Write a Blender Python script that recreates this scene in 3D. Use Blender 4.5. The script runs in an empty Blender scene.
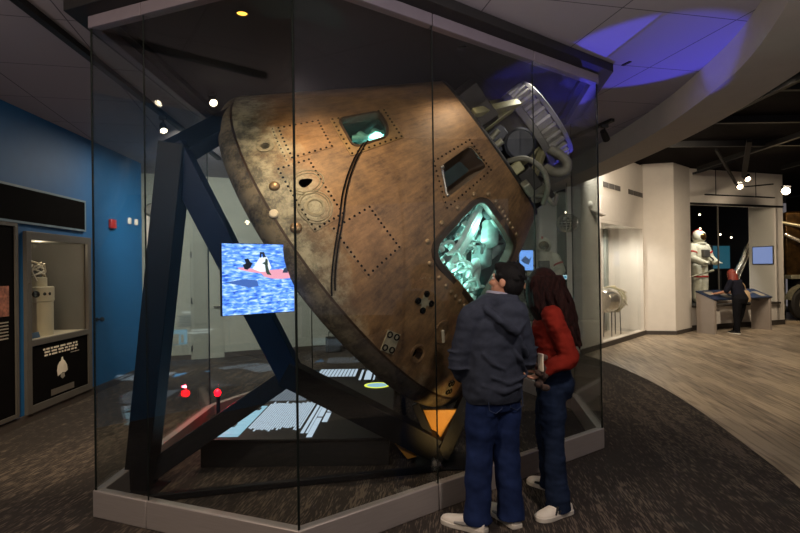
import bpy, bmesh, math, random
from mathutils import Vector, Matrix, noise
random.seed(7)
PI = math.pi
scene = bpy.context.scene
COL = scene.collection
V = Vector

# ---------------------------------------------------------------- helpers
def lin(h):
    h = h.lstrip('#')
    out = []
    for i in (0, 2, 4):
        c = int(h[i:i+2], 16) / 255
        out.append(c / 12.92 if c <= .04045 else ((c + .055) / 1.055) ** 2.4)
    return (*out, 1)

def frame_to(d, up=V((0, 0, 1))):
    d = V(d).normalized()
    x = up.cross(d)
    if x.length < 1e-4: x = V((1, 0, 0)).cross(d)
    x.normalize()
    y = d.cross(x)
    return x, y, d

def mat_axis(o, d, up=V((0, 0, 1))):
    x, y, z = frame_to(d, V(up))
    M = Matrix((x, y, z)).transposed().to_4x4()
    M.translation = V(o)
    return M

class MB:
    def __init__(s):
        s.v = []; s.f = []; s.m = []; s.s = []
    def add(s, vs, fs, mi=0, smooth=False, M=None):
        o = len(s.v)
        for p in vs:
            p = V(p)
            s.v.append(M @ p if M else p)
        for f in fs:
            s.f.append([i + o for i in f]); s.m.append(mi); s.s.append(smooth)
        return s
    def box(s, c, d, M=None, mi=0):
        cx, cy, cz = c; x, y, z = d[0] / 2, d[1] / 2, d[2] / 2
        vs = [(cx + a * x, cy + b * y, cz + e * z) for e in (-1, 1) for b in (-1, 1) for a in (-1, 1)]
        return s.add(vs, [(0, 2, 3, 1), (4, 5, 7, 6), (0, 1, 5, 4), (2, 6, 7, 3), (0, 4, 6, 2), (1, 3, 7, 5)], mi, False, M)
    def beam(s, a, b, w, h, mi=0, up=(0, 0, 1)):
        a = V(a); b = V(b); L = (b - a).length
        return s.box((0, 0, L / 2), (w, h, L), mat_axis(a, b - a, up), mi)
    def tube(s, pts, r, n=10, mi=0, caps=True, smooth=True, ry=None):
        pts = [V(p) for p in pts]; k = len(pts)
        rs = r if isinstance(r, (list, tuple)) else [r] * k
        t0 = (pts[1] - pts[0]).normalized()
        x, y, _ = frame_to(t0)
        vs = []
        for i, p in enumerate(pts):
            t = (pts[min(i + 1, k - 1)] - pts[max(i - 1, 0)])
            if t.length < 1e-9: t = t0
            t.normalize()
            x = (x - t * x.dot(t)).normalized(); y = t.cross(x)
            for j in range(n):
                a = 2 * PI * j / n
                vs.append(p + x * math.cos(a) * rs[i] + y * math.sin(a) * (rs[i] if ry is None else ry[i]))
        fs = [(i * n + j, i * n + (j + 1) % n, (i + 1) * n + (j + 1) % n, (i + 1) * n + j) for i in range(k - 1) for j in range(n)]
        s.add(vs, fs, mi, smooth)
        if caps:
            o = len(s.v) - k * n
            s.f.append([o + j for j in reversed(range(n))]); s.m.append(mi); s.s.append(False)
            s.f.append([o + (k - 1) * n + j for j in range(n)]); s.m.append(mi); s.s.append(False)
        return s
    def lathe(s, prof, n=32, M=None, mi=0, smooth=True, a0=0, a1=2 * PI, closed=False):
        full = abs(a1 - a0 - 2 * PI) < 1e-6
        k = len(prof); cols = n if full else n + 1
        vs = [(r * math.cos(a0 + (a1 - a0) * j / n), r * math.sin(a0 + (a1 - a0) * j / n), z) for r, z in prof for j in range(cols)]
        fs = []
        for i in range(k if closed else k - 1):
            i2 = (i + 1) % k
            for j in range(n):
                j2 = (j + 1) % cols
                fs.append((i * cols + j, i * cols + j2, i2 * cols + j2, i2 * cols + j))
        return s.add(vs, fs, mi, smooth, M)
    def cyl(s, a, b, r, n=20, mi=0, r2=None):
        a = V(a); b = V(b); L = (b - a).length; r2 = r if r2 is None else r2
        return s.lathe([(0, 0), (r, 0), (r2, L), (0, L)], n, mat_axis(a, b - a), mi, True)
    def prism(s, poly, z0, z1, M=None, mi=0):
        n = len(poly)
        vs = [(x, y, z0) for x, y in poly] + [(x, y, z1) for x, y in poly]
        fs = [tuple(reversed(range(n))), tuple(range(n, 2 * n))] + [(i, (i + 1) % n, n + (i + 1) % n, n + i) for i in range(n)]
        return s.add(vs, fs, mi, False, M)
    def ell(s, c, r, M=None, mi=0, nu=18, nv=12, smooth=True):
        if not isinstance(r, (list, tuple)): r = (r, r, r)
        vs = [(c[0], c[1], c[2] - r[2])]
        for i in range(1, nv):
            t = PI * i / nv - PI / 2
            for j in range(nu):
                a = 2 * PI * j / nu
                vs.append((c[0] + r[0] * math.cos(t) * math.cos(a), c[1] + r[1] * math.cos(t) * math.sin(a), c[2] + r[2] * math.sin(t)))
        vs.append((c[0], c[1], c[2] + r[2]))
        fs = [(0, 1 + (j + 1) % nu, 1 + j) for j in range(nu)]
        for i in range(nv - 2):
            b = 1 + i * nu
            fs += [(b + j, b + (j + 1) % nu, b + nu + (j + 1) % nu, b + nu + j) for j in range(nu)]
        l = len(vs) - 1; b = 1 + (nv - 2) * nu
        fs += [(b + j, b + (j + 1) % nu, l) for j in range(nu)]
        return s.add(vs, fs, mi, smooth, M)
    def grid(s, fn, nu, nv, mi=0, smooth=True):
        vs = [fn(i / nu, j / nv) for j in range(nv + 1) for i in range(nu + 1)]
        w = nu + 1
        fs = [(j * w + i, j * w + i + 1, (j + 1) * w + i + 1, (j + 1) * w + i) for j in range(nv) for i in range(nu)]
        return s.add(vs, fs, mi, smooth)
    def loft(s, secs, n=24, mi=0, caps=True):
        """secs: (centre, rx, ry, yaw[, power]) horizontal sections, or a matrix with rx, ry"""
        vs = []; k = len(secs)
        for sec in secs:
            c, rx, ry, yaw = sec[:4]; pw = sec[4] if len(sec) > 4 else 2.0
            for j in range(n):
                a = 2 * PI * j / n
                ca, sa = math.cos(a), math.sin(a)
                x = rx * math.copysign(abs(ca) ** (2 / pw), ca); y = ry * math.copysign(abs(sa) ** (2 / pw), sa)
                if isinstance(yaw, Matrix):
                    vs.append(V(c) + yaw @ V((x, y, 0)))
                else:
                    vs.append(V(c) + V((x * math.cos(yaw) - y * math.sin(yaw), x * math.sin(yaw) + y * math.cos(yaw), 0)))
        fs = [(i * n + j, i * n + (j + 1) % n, (i + 1) * n + (j + 1) % n, (i + 1) * n + j) for i in range(k - 1) for j in range(n)]
        if caps: fs += [tuple(reversed(range(n))), tuple(range((k - 1) * n, k * n))]
        return s.add(vs, fs, mi, True)
    def limb(s, pts, rs, n=16):
        pts = [V(p) for p in pts]
        P = []; R = []
        for i in range(len(pts) - 1):
            for t in (0, .25, .5, .75):
                P.append(pts[i].lerp(pts[i + 1], t)); R.append(rs[i] + (rs[i + 1] - rs[i]) * t)
        P.append(pts[-1]); R.append(rs[-1])
        s.tube(P, R, n)
        for p, r in zip(pts, rs): s.ell(p, r, None, 0, 14, 10)
        return s
    def mesh(s, name):
        me = bpy.data.meshes.new(name)
        me.from_pydata([tuple(p) for p in s.v], [], s.f)
        me.update()
        return me
    def build(s, name, mats, parent=None, bevel=0, angle=35, fix=True, segs=2):
        me = s.mesh(name)
        if not isinstance(mats, (list, tuple)): mats = [mats]
        for m in mats: me.materials.append(m)
        me.polygons.foreach_set('material_index', s.m)
        me.polygons.foreach_set('use_smooth', [True] * len(s.m))
        if fix:
            bm = bmesh.new(); bm.from_mesh(me)
            bmesh.ops.remove_doubles(bm, verts=bm.verts, dist=1e-5)
            bmesh.ops.recalc_face_normals(bm, faces=bm.faces)
            bm.to_mesh(me); bm.free()
        me.set_sharp_from_angle(angle=math.radians(angle))
        o = bpy.data.objects.new(name, me); COL.objects.link(o)
        if parent: o.parent = parent
        if bevel:
            b = o.modifiers.new('bevel', 'BEVEL'); b.width = bevel; b.segments = segs; b.limit_method = 'ANGLE'; b.angle_limit = math.radians(40)
        return o

def apply_mods(o, smooth_all=True):
    dg = bpy.context.evaluated_depsgraph_get()
    me = bpy.data.meshes.new_from_object(o.evaluated_get(dg))
    old = o.data; o.modifiers.clear(); o.data = me
    return o

def soft(mb, name, mats, parent, voxel=.008, it=6):
    """one continuous skin grown over overlapping volumes"""
    o = mb.build(name, mats, parent, fix=False)
    r = o.modifiers.new('r', 'REMESH'); r.mode = 'VOXEL'; r.voxel_size = voxel; r.use_smooth_shade = True
    if it:
        sm = o.modifiers.new('s', 'SMOOTH'); sm.factor = .5; sm.iterations = it
    apply_mods(o)
    me = o.data
    for p in me.polygons: p.use_smooth = True
    if len(me.materials) == 0:
        me.materials.append(mats if not isinstance(mats, (list, tuple)) else mats[0])
    return o

def tag(o, label=None, cat=None, group=None, kind=None):
    if label: o['label'] = label
    if cat: o['category'] = cat
    if group: o['group'] = group
    if kind: o['kind'] = kind
    return o

def thing(name, label, cat, loc=(0, 0, 0), rz=0, group=None):
    o = bpy.data.objects.new(name, None); COL.objects.link(o)
    o.empty_display_size = .1
    o.location = loc; o.rotation_euler = (0, 0, rz)
    return tag(o, label, cat, group)

def struct(o): o['kind'] = 'structure'; return o

def copy_tree(o, parent=None):
    c = o.copy(); COL.objects.link(c); c.parent = parent
    for ch in list(o.children): copy_tree(ch, c)
    return c

# ---------------------------------------------------------------- materials
def new_mat(name):
    m = bpy.data.materials.new(name); m.use_nodes = True
    nt = m.node_tree; b = nt.nodes['Principled BSDF']
    return m, nt, b

def N(nt, t, **kw):
    n = nt.nodes.new(t)
    for k, v in kw.items(): setattr(n, k, v)
    return n

def mat(name, col, rough=.6, metal=0, var=.15, scale=6, bump=0, bscale=60, stretch=None, spec=.5):
    m, nt, b = new_mat(name)
    c = lin(col) if isinstance(col, str) else (*col, 1)
    tc = N(nt, 'ShaderNodeTexCoord'); mp = N(nt, 'ShaderNodeMapping')
    nt.links.new(tc.outputs['Object'], mp.inputs['Vector'])
    if stretch: mp.inputs['Scale'].default_value = stretch
    nz = N(nt, 'ShaderNodeTexNoise'); nz.inputs['Scale'].default_value = scale; nz.inputs['Detail'].default_value = 5
    nt.links.new(mp.outputs['Vector'], nz.inputs['Vector'])
    rp = N(nt, 'ShaderNodeValToRGB')
    rp.color_ramp.elements[0].position = .3; rp.color_ramp.elements[1].position = .7
    rp.color_ramp.elements[0].color = tuple(x * (1 - var) for x in c[:3]) + (1,)
    rp.color_ramp.elements[1].color = tuple(min(1, x * (1 + var)) for x in c[:3]) + (1,)
    nt.links.new(nz.outputs['Fac'], rp.inputs['Fac']); nt.links.new(rp.outputs['Color'], b.inputs['Base Color'])
    b.inputs['Roughness'].default_value = rough; b.inputs['Metallic'].default_value = metal
    b.inputs['Specular IOR Level'].default_value = spec
    if bump:
        n2 = N(nt, 'ShaderNodeTexNoise'); n2.inputs['Scale'].default_value = bscale; n2.inputs['Detail'].default_value = 4
        nt.links.new(mp.outputs['Vector'], n2.inputs['Vector'])
        bp = N(nt, 'ShaderNodeBump'); bp.inputs['Strength'].default_value = bump; bp.inputs['Distance'].default_value = .01
        nt.links.new(n2.outputs['Fac'], bp.inputs['Height']); nt.links.new(bp.outputs['Normal'], b.inputs['Normal'])
    return m

def emit(name, col, strength):
    m, nt, b = new_mat(name)
    c = lin(col) if isinstance(col, str) else (*col, 1)
    b.inputs['Base Color'].default_value = (0.01, .01, .01, 1)
    b.inputs['Emission Color'].default_value = c; b.inputs['Emission Strength'].default_value = strength
    return m

def glass(name, tint=(.93, .955, .945), refl=1.0, ior=1.5):
    m = bpy.data.materials.new(name); m.use_nodes = True; nt = m.node_tree; nt.nodes.clear()
    o = N(nt, 'ShaderNodeOutputMaterial'); mx = N(nt, 'ShaderNodeMixShader'); tr = N(nt, 'ShaderNodeBsdfTransparent')
    gl = N(nt, 'ShaderNodeBsdfGlossy'); fr = N(nt, 'ShaderNodeFresnel'); mu = N(nt, 'ShaderNodeMath', operation='MULTIPLY')
    fr.inputs['IOR'].default_value = ior; mu.inputs[1].default_value = refl
    tr.inputs['Color'].default_value = (*tint, 1); gl.inputs['Roughness'].default_value = 0.0; gl.inputs['Color'].default_value = (1, 1, 1, 1)
    geo = N(nt, 'ShaderNodeNewGeometry'); mixi = N(nt, 'ShaderNodeMix'); mixi.data_type = 'FLOAT'
    # same plain reflectance from either face of the pane
    nt.links.new(geo.outputs['Backfacing'], mixi.inputs[0]); mixi.inputs[2].default_value = ior; mixi.inputs[3].default_value = 1 / ior
    nt.links.new(mixi.outputs[0], fr.inputs['IOR'])
    nt.links.new(fr.outputs[0], mu.inputs[0]); nt.links.new(mu.outputs[0], mx.inputs[0])
    nt.links.new(tr.outputs[0], mx.inputs[1]); nt.links.new(gl.outputs[0], mx.inputs[2]); nt.links.new(mx.outputs[0], o.inputs['Surface'])
    return m

def floor_mat(name, base, light, sx, sy, thr, rough, base2=None, rot=0, wood=False):
    """long streaks that run along Y, denser in some strips than in others"""
    m, nt, b = new_mat(name)
    tc = N(nt, 'ShaderNodeTexCoord'); mp = N(nt, 'ShaderNodeMapping'); mp.inputs['Rotation'].default_value = (0, 0, rot)
    nt.links.new(tc.outputs['Object'], mp.inputs['Vector'])
    def nz(scale3, sc=1, det=3):
        q = N(nt, 'ShaderNodeMapping'); q.inputs['Scale'].default_value = scale3
        nt.links.new(mp.outputs['Vector'], q.inputs['Vector'])
        t = N(nt, 'ShaderNodeTexNoise'); t.inputs['Scale'].default_value = sc; t.inputs['Detail'].default_value = det
        nt.links.new(q.outputs['Vector'], t.inputs['Vector']); return t.outputs['Fac']
    fine = nz((sx, sy, 1), 1, 2); mid = nz((sx * .12, sy * .12, 1), 1, 3); big = nz((.9, .25, 1), 1, 2)
    a = N(nt, 'ShaderNodeMath', operation='MULTIPLY'); nt.links.new(mid, a.inputs[0]); nt.links.new(big, a.inputs[1])
    a2 = N(nt, 'ShaderNodeMath', operation='MULTIPLY_ADD'); nt.links.new(a.outputs[0], a2.inputs[0]); a2.inputs[1].default_value = .9; nt.links.new(fine, a2.inputs[2])
    r = N(nt, 'ShaderNodeMapRange'); r.inputs['From Min'].default_value = thr; r.inputs['From Max'].default_value = thr + (.3 if wood else .1)
    nt.links.new(a2.outputs[0], r.inputs['Value'])
    mix = N(nt, 'ShaderNodeMix'); mix.data_type = 'RGBA'
    nt.links.new(r.outputs['Result'], mix.inputs[0]); mix.inputs[6].default_value = lin(base); mix.inputs[7].default_value = lin(light)
    out = mix.outputs[2]
    if wood:
        br = N(nt, 'ShaderNodeTexBrick'); br.offset = .37; br.offset_frequency = 2
        q = N(nt, 'ShaderNodeMapping'); q.inputs['Rotation'].default_value = (0, 0, PI / 2)
        nt.links.new(mp.outputs['Vector'], q.inputs['Vector']); nt.links.new(q.outputs['Vector'], br.inputs['Vector'])
        br.inputs['Brick Width'].default_value = 1.2; br.inputs['Row Height'].default_value = .18; br.inputs['Scale'].default_value = 1; br.inputs['Mortar Size'].default_value = .003
        br.inputs['Color1'].default_value = (.72, .72, .72, 1); br.inputs['Color2'].default_value = (1.1, 1.08, 1.05, 1); br.inputs['Mortar'].default_value = (.5, .5, .5, 1)
        mm = N(nt, 'ShaderNodeMix'); mm.data_type = 'RGBA'; mm.blend_type = 'MULTIPLY'; mm.inputs[0].default_value = 1
        nt.links.new(out, mm.inputs[6]); nt.links.new(br.outputs['Color'], mm.inputs[7]); out = mm.outputs[2]
    nt.links.new(out, b.inputs['Base Color']); b.inputs['Roughness'].default_value = rough
    b.inputs['Specular IOR Level'].default_value = .3
    bp = N(nt, 'ShaderNodeBump'); bp.inputs['Strength'].default_value = .15 if wood else .5; bp.inputs['Distance'].default_value = .004
    nt.links.new(fine, bp.inputs['Height']); nt.links.new(bp.outputs['Normal'], b.inputs['Normal'])
    return m

def tile_mat(name, col, seam, rot, off, size=1.0):
    m, nt, b = new_mat(name)
    tc = N(nt, 'ShaderNodeTexCoord'); mp = N(nt, 'ShaderNodeMapping', vector_type='TEXTURE')
    mp.inputs['Location'].default_value = (*off, 0); mp.inputs['Rotation'].default_value = (0, 0, rot)
    nt.links.new(tc.outputs['Object'], mp.inputs['Vector'])
    br = N(nt, 'ShaderNodeTexBrick'); br.offset = 0
    br.inputs['Brick Width'].default_value = size; br.inputs['Row Height'].default_value = size; br.inputs['Scale'].default_value = 1; br.inputs['Mortar Size'].default_value = .005
    br.inputs['Color1'].default_value = lin(col); c2 = lin(col); br.inputs['Color2'].default_value = tuple(x * .92 for x in c2[:3]) + (1,)
    br.inputs['Mortar'].default_value = lin(seam)
    nt.links.new(mp.outputs['Vector'], br.inputs['Vector']); nt.links.new(br.outputs['Color'], b.inputs['Base Color'])
    b.inputs['Roughness'].default_value = .9; b.inputs['Specular IOR Level'].default_value = .2
    nz = N(nt, 'ShaderNodeTexNoise'); nz.inputs['Scale'].default_value = 150
    bp = N(nt, 'ShaderNodeBump'); bp.inputs['Strength'].default_value = .1
    nt.links.new(nz.outputs['Fac'], bp.inputs['Height']); nt.links.new(bp.outputs['Normal'], b.inputs['Normal'])
    return m

def scorch_mat(name, tan, grey, dark, lowh, rough=.6):
    """charred ablator: faint streaks along the cone, mottled grey low down (capsule axes: z along the axis)"""
    m, nt, b = new_mat(name)
    lk = nt.links.new
    tc = N(nt, 'ShaderNodeTexCoord'); sp = N(nt, 'ShaderNodeSeparateXYZ'); lk(tc.outputs['Object'], sp.inputs[0])
    at = N(nt, 'ShaderNodeMath', operation='ARCTAN2'); lk(sp.outputs['Y'], at.inputs[0]); lk(sp.outputs['X'], at.inputs[1])
    def mul(sock, k):
        x = N(nt, 'ShaderNodeMath', operation='MULTIPLY'); lk(sock, x.inputs[0]); x.inputs[1].default_value = k; return x.outputs[0]
    def nz(vec, sc, det, ro):
        t = N(nt, 'ShaderNodeTexNoise'); t.inputs['Scale'].default_value = sc; t.inputs['Detail'].default_value = det; t.inputs['Roughness'].default_value = ro; lk(vec, t.inputs['Vector']); return t.outputs['Fac']
    cb = N(nt, 'ShaderNodeCombineXYZ'); lk(mul(at.outputs[0], 16), cb.inputs[0]); lk(mul(sp.outputs['Z'], 2.6), cb.inputs[1])
    st = nz(cb.outputs[0], 2.2, 8, .7); mo = nz(tc.outputs['Object'], 6, 10, .72); big = nz(tc.outputs['Object'], 1.9, 5, .6); fine = nz(tc.outputs['Object'], 38, 6, .7)
    # weighted sum of the noises
    def mad(s1, k, s2):
        x = N(nt, 'ShaderNodeMath', operation='MULTIPLY_ADD'); lk(s1, x.inputs[0]); x.inputs[1].default_value = k
        if isinstance(s2, float): x.inputs[2].default_value = s2
        else: lk(s2, x.inputs[2])
        return x.outputs[0]
    f = mad(st, .30, mad(mo, .30, mad(big, .30, mul(fine, .10))))
    r1 = N(nt, 'ShaderNodeValToRGB'); e = r1.color_ramp.elements
    e[0].position = .41; e[0].color = lin(dark); e[1].position = .59; e[1].color = lin(tan); lk(f, r1.inputs['Fac'])
    r2 = N(nt, 'ShaderNodeValToRGB'); e = r2.color_ramp.elements
    e[0].position = .43; e[0].color = tuple(x * .26 for x in lin(grey)[:3]) + (1,); e[1].position = .57; e[1].color = lin(grey); lk(mad(mo, .75, mul(fine, .25)), r2.inputs['Fac'])
    g = mad(big, .55, mad(mo, .3, mul(sp.outputs['Z'], -1)))
    ph = N(nt, 'ShaderNodeMapRange'); ph.inputs['From Min'].default_value = -.02; ph.inputs['From Max'].default_value = .55; lk(at.outputs[0], ph.inputs['Value'])
    g = mad(ph.outputs['Result'], -.22, g)
    mr = N(nt, 'ShaderNodeMapRange'); mr.inputs['From Min'].default_value = .425 - lowh - .10; mr.inputs['From Max'].default_value = .425 - lowh + .10; lk(g, mr.inputs['Value'])
    mx = N(nt, 'ShaderNodeMix'); mx.data_type = 'RGBA'; lk(mr.outputs['Result'], mx.inputs[0]); lk(r1.outputs['Color'], mx.inputs[6]); lk(r2.outputs['Color'], mx.inputs[7])
    lk(mx.outputs[2], b.inputs['Base Color']); b.inputs['Roughness'].default_value = rough; b.inputs['Specular IOR Level'].default_value = .45
    bp = N(nt, 'ShaderNodeBump'); bp.inputs['Strength'].default_value = .3; bp.inputs['Distance'].default_value = .006
    lk(mad(mo, .7, mul(fine, .3)), bp.inputs['Height']); lk(bp.outputs['Normal'], b.inputs['Normal'])
    return m

K = {}
K['carpet'] = floor_mat('carpet', '#2a2420', '#5a4f45', 95, 9, .75, .95, rot=.1)
K['plank'] = floor_mat('plank floor', '#6d6154', '#a99a86', 26, 1.5, .5, .42, rot=.15, wood=True)
K['ceiling'] = tile_mat('ceiling tile', '#a39ca2', '#5a545c', math.radians(13), (1.66, 3.95))
K['soffit'] = mat('soffit paint', '#b0a79c', .85, var=.03, bump=.05)
K['blue'] = mat('blue wall paint', '#105a92', .6, var=.05, bump=.05)
K['greywall'] = mat('grey wall paint', '#8f938c', .8, var=.04, bump=.05)
K['white'] = mat('white wall paint', '#cdc6bd', .8, var=.03, bump=.05)
K['black'] = mat('black paint', '#0e0d0f', .6, var=.2)
K['blackceil'] = mat('black open ceiling', '#141011', .95, var=.3, spec=.1)
K['base'] = mat('dark rubber base', '#3a332e', .7)
K['alu'] = mat('brushed aluminium plinth', '#9d948f', .45, .3, var=.06, scale=3, bump=.03, stretch=(2, 2, 60))
K['header'] = mat('violet grey metal header', '#6f6872', .5, .25, var=.06)
K['roof'] = mat('dark case ceiling', '#08090e', .8, var=.15)
K['glass'] = glass('case glass', tint=(.93, .95, .945), refl=1.0)
K['clear'] = glass('clear glass', tint=(.96, .97, .965), refl=.6)
K['edge'] = mat('glass edge seal', '#111715', .7, spec=.15)
K['steel'] = mat('navy painted steel', '#090a10', .55, 0, spec=.25, var=.15, scale=9)
K['steelblue'] = mat('blue painted steel', '#0c1836', .5, 0, spec=.3, var=.1)
K['cone'] = scorch_mat('charred tan ablator', '#8f6c46', '#96907a', '#4e3824', .19)
K['panel'] = scorch_mat('charred access panel', '#936f4b', '#96907a', '#5c4229', .25)
K['shield'] = scorch_mat('charred heat shield', '#54473a', '#6f6553', '#231d19', .1, .85)
K['bolt'] = mat('dark bolt', '#0b0806', .8, 0, spec=.1)
K['dome'] = mat('domed fastener', '#8b7355', .4, .6)
K['port'] = mat('pale port ring', '#827a64', .7, var=.3, scale=20)
K['hole'] = mat('hole black', '#0b0908', .9, spec=.1)  # near-black colour for port, nozzle and fastener holes
K['dusty'] = mat('dusty metal', '#93907e', .5, .6, var=.25, scale=14)
K['frame'] = mat('scorched window frame', '#7d6340', .5, .3, var=.25, scale=9)
K['hatchrim'] = mat('dark hatch rim', '#3b2c1f', .5, .3, var=.3, scale=10)
K['wglass'] = glass('window pane', tint=(.72, .88, .86), refl=1.6)
K['cabin'] = mat('pale cabin metal', '#b9c9c2', .55, .3, var=.25, scale=9)
K['cabin2'] = mat('grey cabin cloth', '#65736f', .8, var=.5, scale=5, bump=.4, bscale=10)
K['liner'] = mat('dark cabin lining', '#39433f', .85, var=.7, scale=4, bump=.5, bscale=9)
K['cabdark'] = mat('dark cabin recess', '#22302f', .8, var=.3)
K['gusset'] = mat('yellowed primer beam', '#8d8762', .55, .2, var=.2, scale=12)
K['deck'] = mat('dark deck metal', '#35322f', .6, .5, var=.3, scale=9)
K['canister'] = mat('dark canister cover', '#2b2d33', .5, .3, var=.2)
K['ring'] = mat('pale grey ring metal', '#97938b', .5, .2, var=.15, scale=12)
K['ringdark'] = mat('grey ring metal', '#6e6b66', .6, .2, var=.15)
K['hose'] = mat('pale duct', '#6f6b5c', .6, .1, var=.2, scale=20)
K['cream'] = mat('cream canister', '#cfc3ad', .6, var=.1)
K['cable'] = mat('black cable', '#0d0a08', .9, spec=.1)
K['amber'] = mat('amber light on bracket', '#b07b28', .5, .2, var=.15)  # orange light falling on the bracket is put into this colour
K['greyframe'] = mat('warm grey frame', '#5f5b56', .5, .4, var=.05)
K['board'] = mat('black board', '#0a0808', .85, var=.2, spec=.05)
K['print'] = mat('cream print', '#d8cfbd', .8)
K['print2'] = mat('grey print', '#8d867b', .8)
K['plate'] = mat('label plate', '#57514a', .5)
K['photo'] = mat('warm toned photo', '#8c5a4a', .6, var=.6, scale=25)
K['bluelabel'] = mat('blue label', '#2c4a6c', .5)
K['niche'] = mat('niche lining', '#5a5248', .8, var=.06)
K['canbody'] = mat('beige instrument paint', '#b5a98f', .5, var=.06)
K['red'] = mat('red alarm plastic', '#a51410', .35)
K['chrome'] = mat('silver metal', '#cfc9bd', .22, .9, var=.12, scale=5)
K['foil'] = mat('crumpled silver foil', '#d8d4cf', .25, .9, var=.3, scale=30, bump=1.0, bscale=25)
K['gold'] = mat('crumpled gold foil', '#3e2c14', .3, .8, var=.6, scale=6, bump=1.0, bscale=12)
K['suit'] = mat('white suit cloth', '#c9c4b0', .85, var=.12, scale=12, bump=.4, bscale=18)
K['suitred'] = mat('red suit stripe', '#a3201c', .8)
K['visor'] = mat('gold visor', '#5a4020', .15, .8)
K['suitgrey'] = mat('grey suit fitting', '#55524c', .5, .3)
K['tyre'] = mat('black tyre rubber', '#151312', .8, bump=.2)
K['kiosk'] = mat('grey kiosk laminate', '#8a8078', .6, var=.04)
K['kioskblue'] = mat('dark blue reading panel', '#1d2c47', .4, var=.5, scale=8)
K['handbag'] = mat('beige leather', '#b29878', .5, bump=.1)
# people
K['skin'] = mat('skin', '#b98468', .5, var=.06, scale=12)
K['hood'] = mat('navy grey fleece', '#30343f', .95, var=.12, scale=22, bump=.8, bscale=11, spec=.1)
K['hoodlining'] = mat('grey fleece lining', '#8a8794', .95, spec=.15)
K['jeans'] = mat('blue denim', '#1a2647', .9, var=.3, scale=8, bump=.8, bscale=12, spec=.1)
K['jeans2'] = mat('dark blue denim', '#182236', .9, var=.3, scale=8, bump=.7, bscale=12, spec=.1)
K['stitch'] = mat('denim stitching', '#26324e', .9)
K['hair'] = mat('black hair', '#0a0808', .7, var=.4, scale=60, bump=.6, bscale=90, stretch=(3, 3, .6), spec=.2)
K['auburn'] = mat('dark auburn hair', '#1e0a07', .8, var=.8, scale=30, bump=.9, bscale=50, stretch=(3, 3, .4), spec=.15)
K['redhair'] = mat('copper red hair', '#7a2f24', .5, var=.4, scale=40, bump=.6, bscale=50, stretch=(3, 3, .4))
K['sweater'] = mat('rust red knit', '#701f16', .95, var=.15, scale=16, bump=.8, bscale=12, spec=.1)
K['shoe'] = mat('white shoe leather', '#d3cabd', .6, var=.06, scale=20)
K['sole'] = mat('white shoe sole', '#c9c1b4', .6)
K['shoegrey'] = mat('grey shoe suede', '#8a8680', .8)
K['shoeblack'] = mat('black shoe stripe', '#111111', .6)
K['blackcloth'] = mat('black cloth', '#0d0d12', .9, bump=.2, spec=.2)
K['navycloth'] = mat('navy blue cloth', '#12131f', .9, bump=.2, spec=.2)
K['scarf'] = mat('brown patterned cloth', '#43322a', .9, var=.95, scale=28)
K['eye'] = mat('eye white', '#d8d2ca', .3)
K['iris'] = mat('dark iris', '#1c110a', .3)
K['lips'] = mat('lips', '#8d4a42', .5)

# ---------------------------------------------------------------- camera
cam = bpy.data.cameras.new('camera'); cam.sensor_width = 36; cam.sensor_fit = 'HORIZONTAL'; cam.lens = 36 * 540 / 800
cam.clip_start = .05; cam.clip_end = 200
co = bpy.data.objects.new('camera', cam); COL.objects.link(co); scene.camera = co
co.matrix_world = Matrix.Translation((0, 0, 1.70)) @ Matrix.Rotation(PI / 2 + math.radians(.35), 4, 'X') @ Matrix.Rotation(-math.radians(.8), 4, 'Z')

# ---------------------------------------------------------------- setting
def catmull(P, k=10):
    out = []
    for i in range(len(P) - 1):
        p0 = P[max(i - 1, 0)]; p1 = P[i]; p2 = P[i + 1]; p3 = P[min(i + 2, len(P) - 1)]
        for j in range(k):
            t = j / k
            out.append(tuple(.5 * (2 * b + (c - a) * t + (2 * a - 5 * b + 4 * c - d) * t * t + (3 * b - a - 3 * c + d) * t ** 3) for a, b, c, d in zip(p0, p1, p2, p3)))
    out.append(tuple(P[-1])); return out

CZ = 3.60
MID = catmull([(-.6, -2.2), (.6, -.3), (1.55, 1.5), (2.2, 2.85), (2.68, 4.03), (2.90, 4.95), (3.08, 6.43), (3.10, 8.3), (2.98, 10.0), (2.75, 11.6), (2.35, 13.2)])
def offset(path, d):
    out = []
    for i, p in enumerate(path):
        a = V(path[max(i - 1, 0)]); b = V(path[min(i + 1, len(path) - 1)]); t = (b - a).normalized()
        out.append((p[0] + t.y * d, p[1] - t.x * d))
    return out
INN = offset(MID, .52)
FLO = catmull([(1.2, .2), (2.1, 2.0), (2.62, 3.0), (3.008, 4.104), (3.262, 5.229), (3.56, 6.854), (3.69, 8.39), (3.63, 9.883), (3.3, 11.6), (2.7, 13.6)])

W0 = V((-4.285, 5.762, 0)); WRZ = math.atan2(.999, -.0453)      # left wall: x along it (away from the camera), y into it
B0 = V((-4.618, 10.344, 0)); BRZ = math.atan2(.418, .908)        # rear wall
wd = V((-.0453, .999, 0)); wn = V((.999, .0453, 0))

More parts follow.
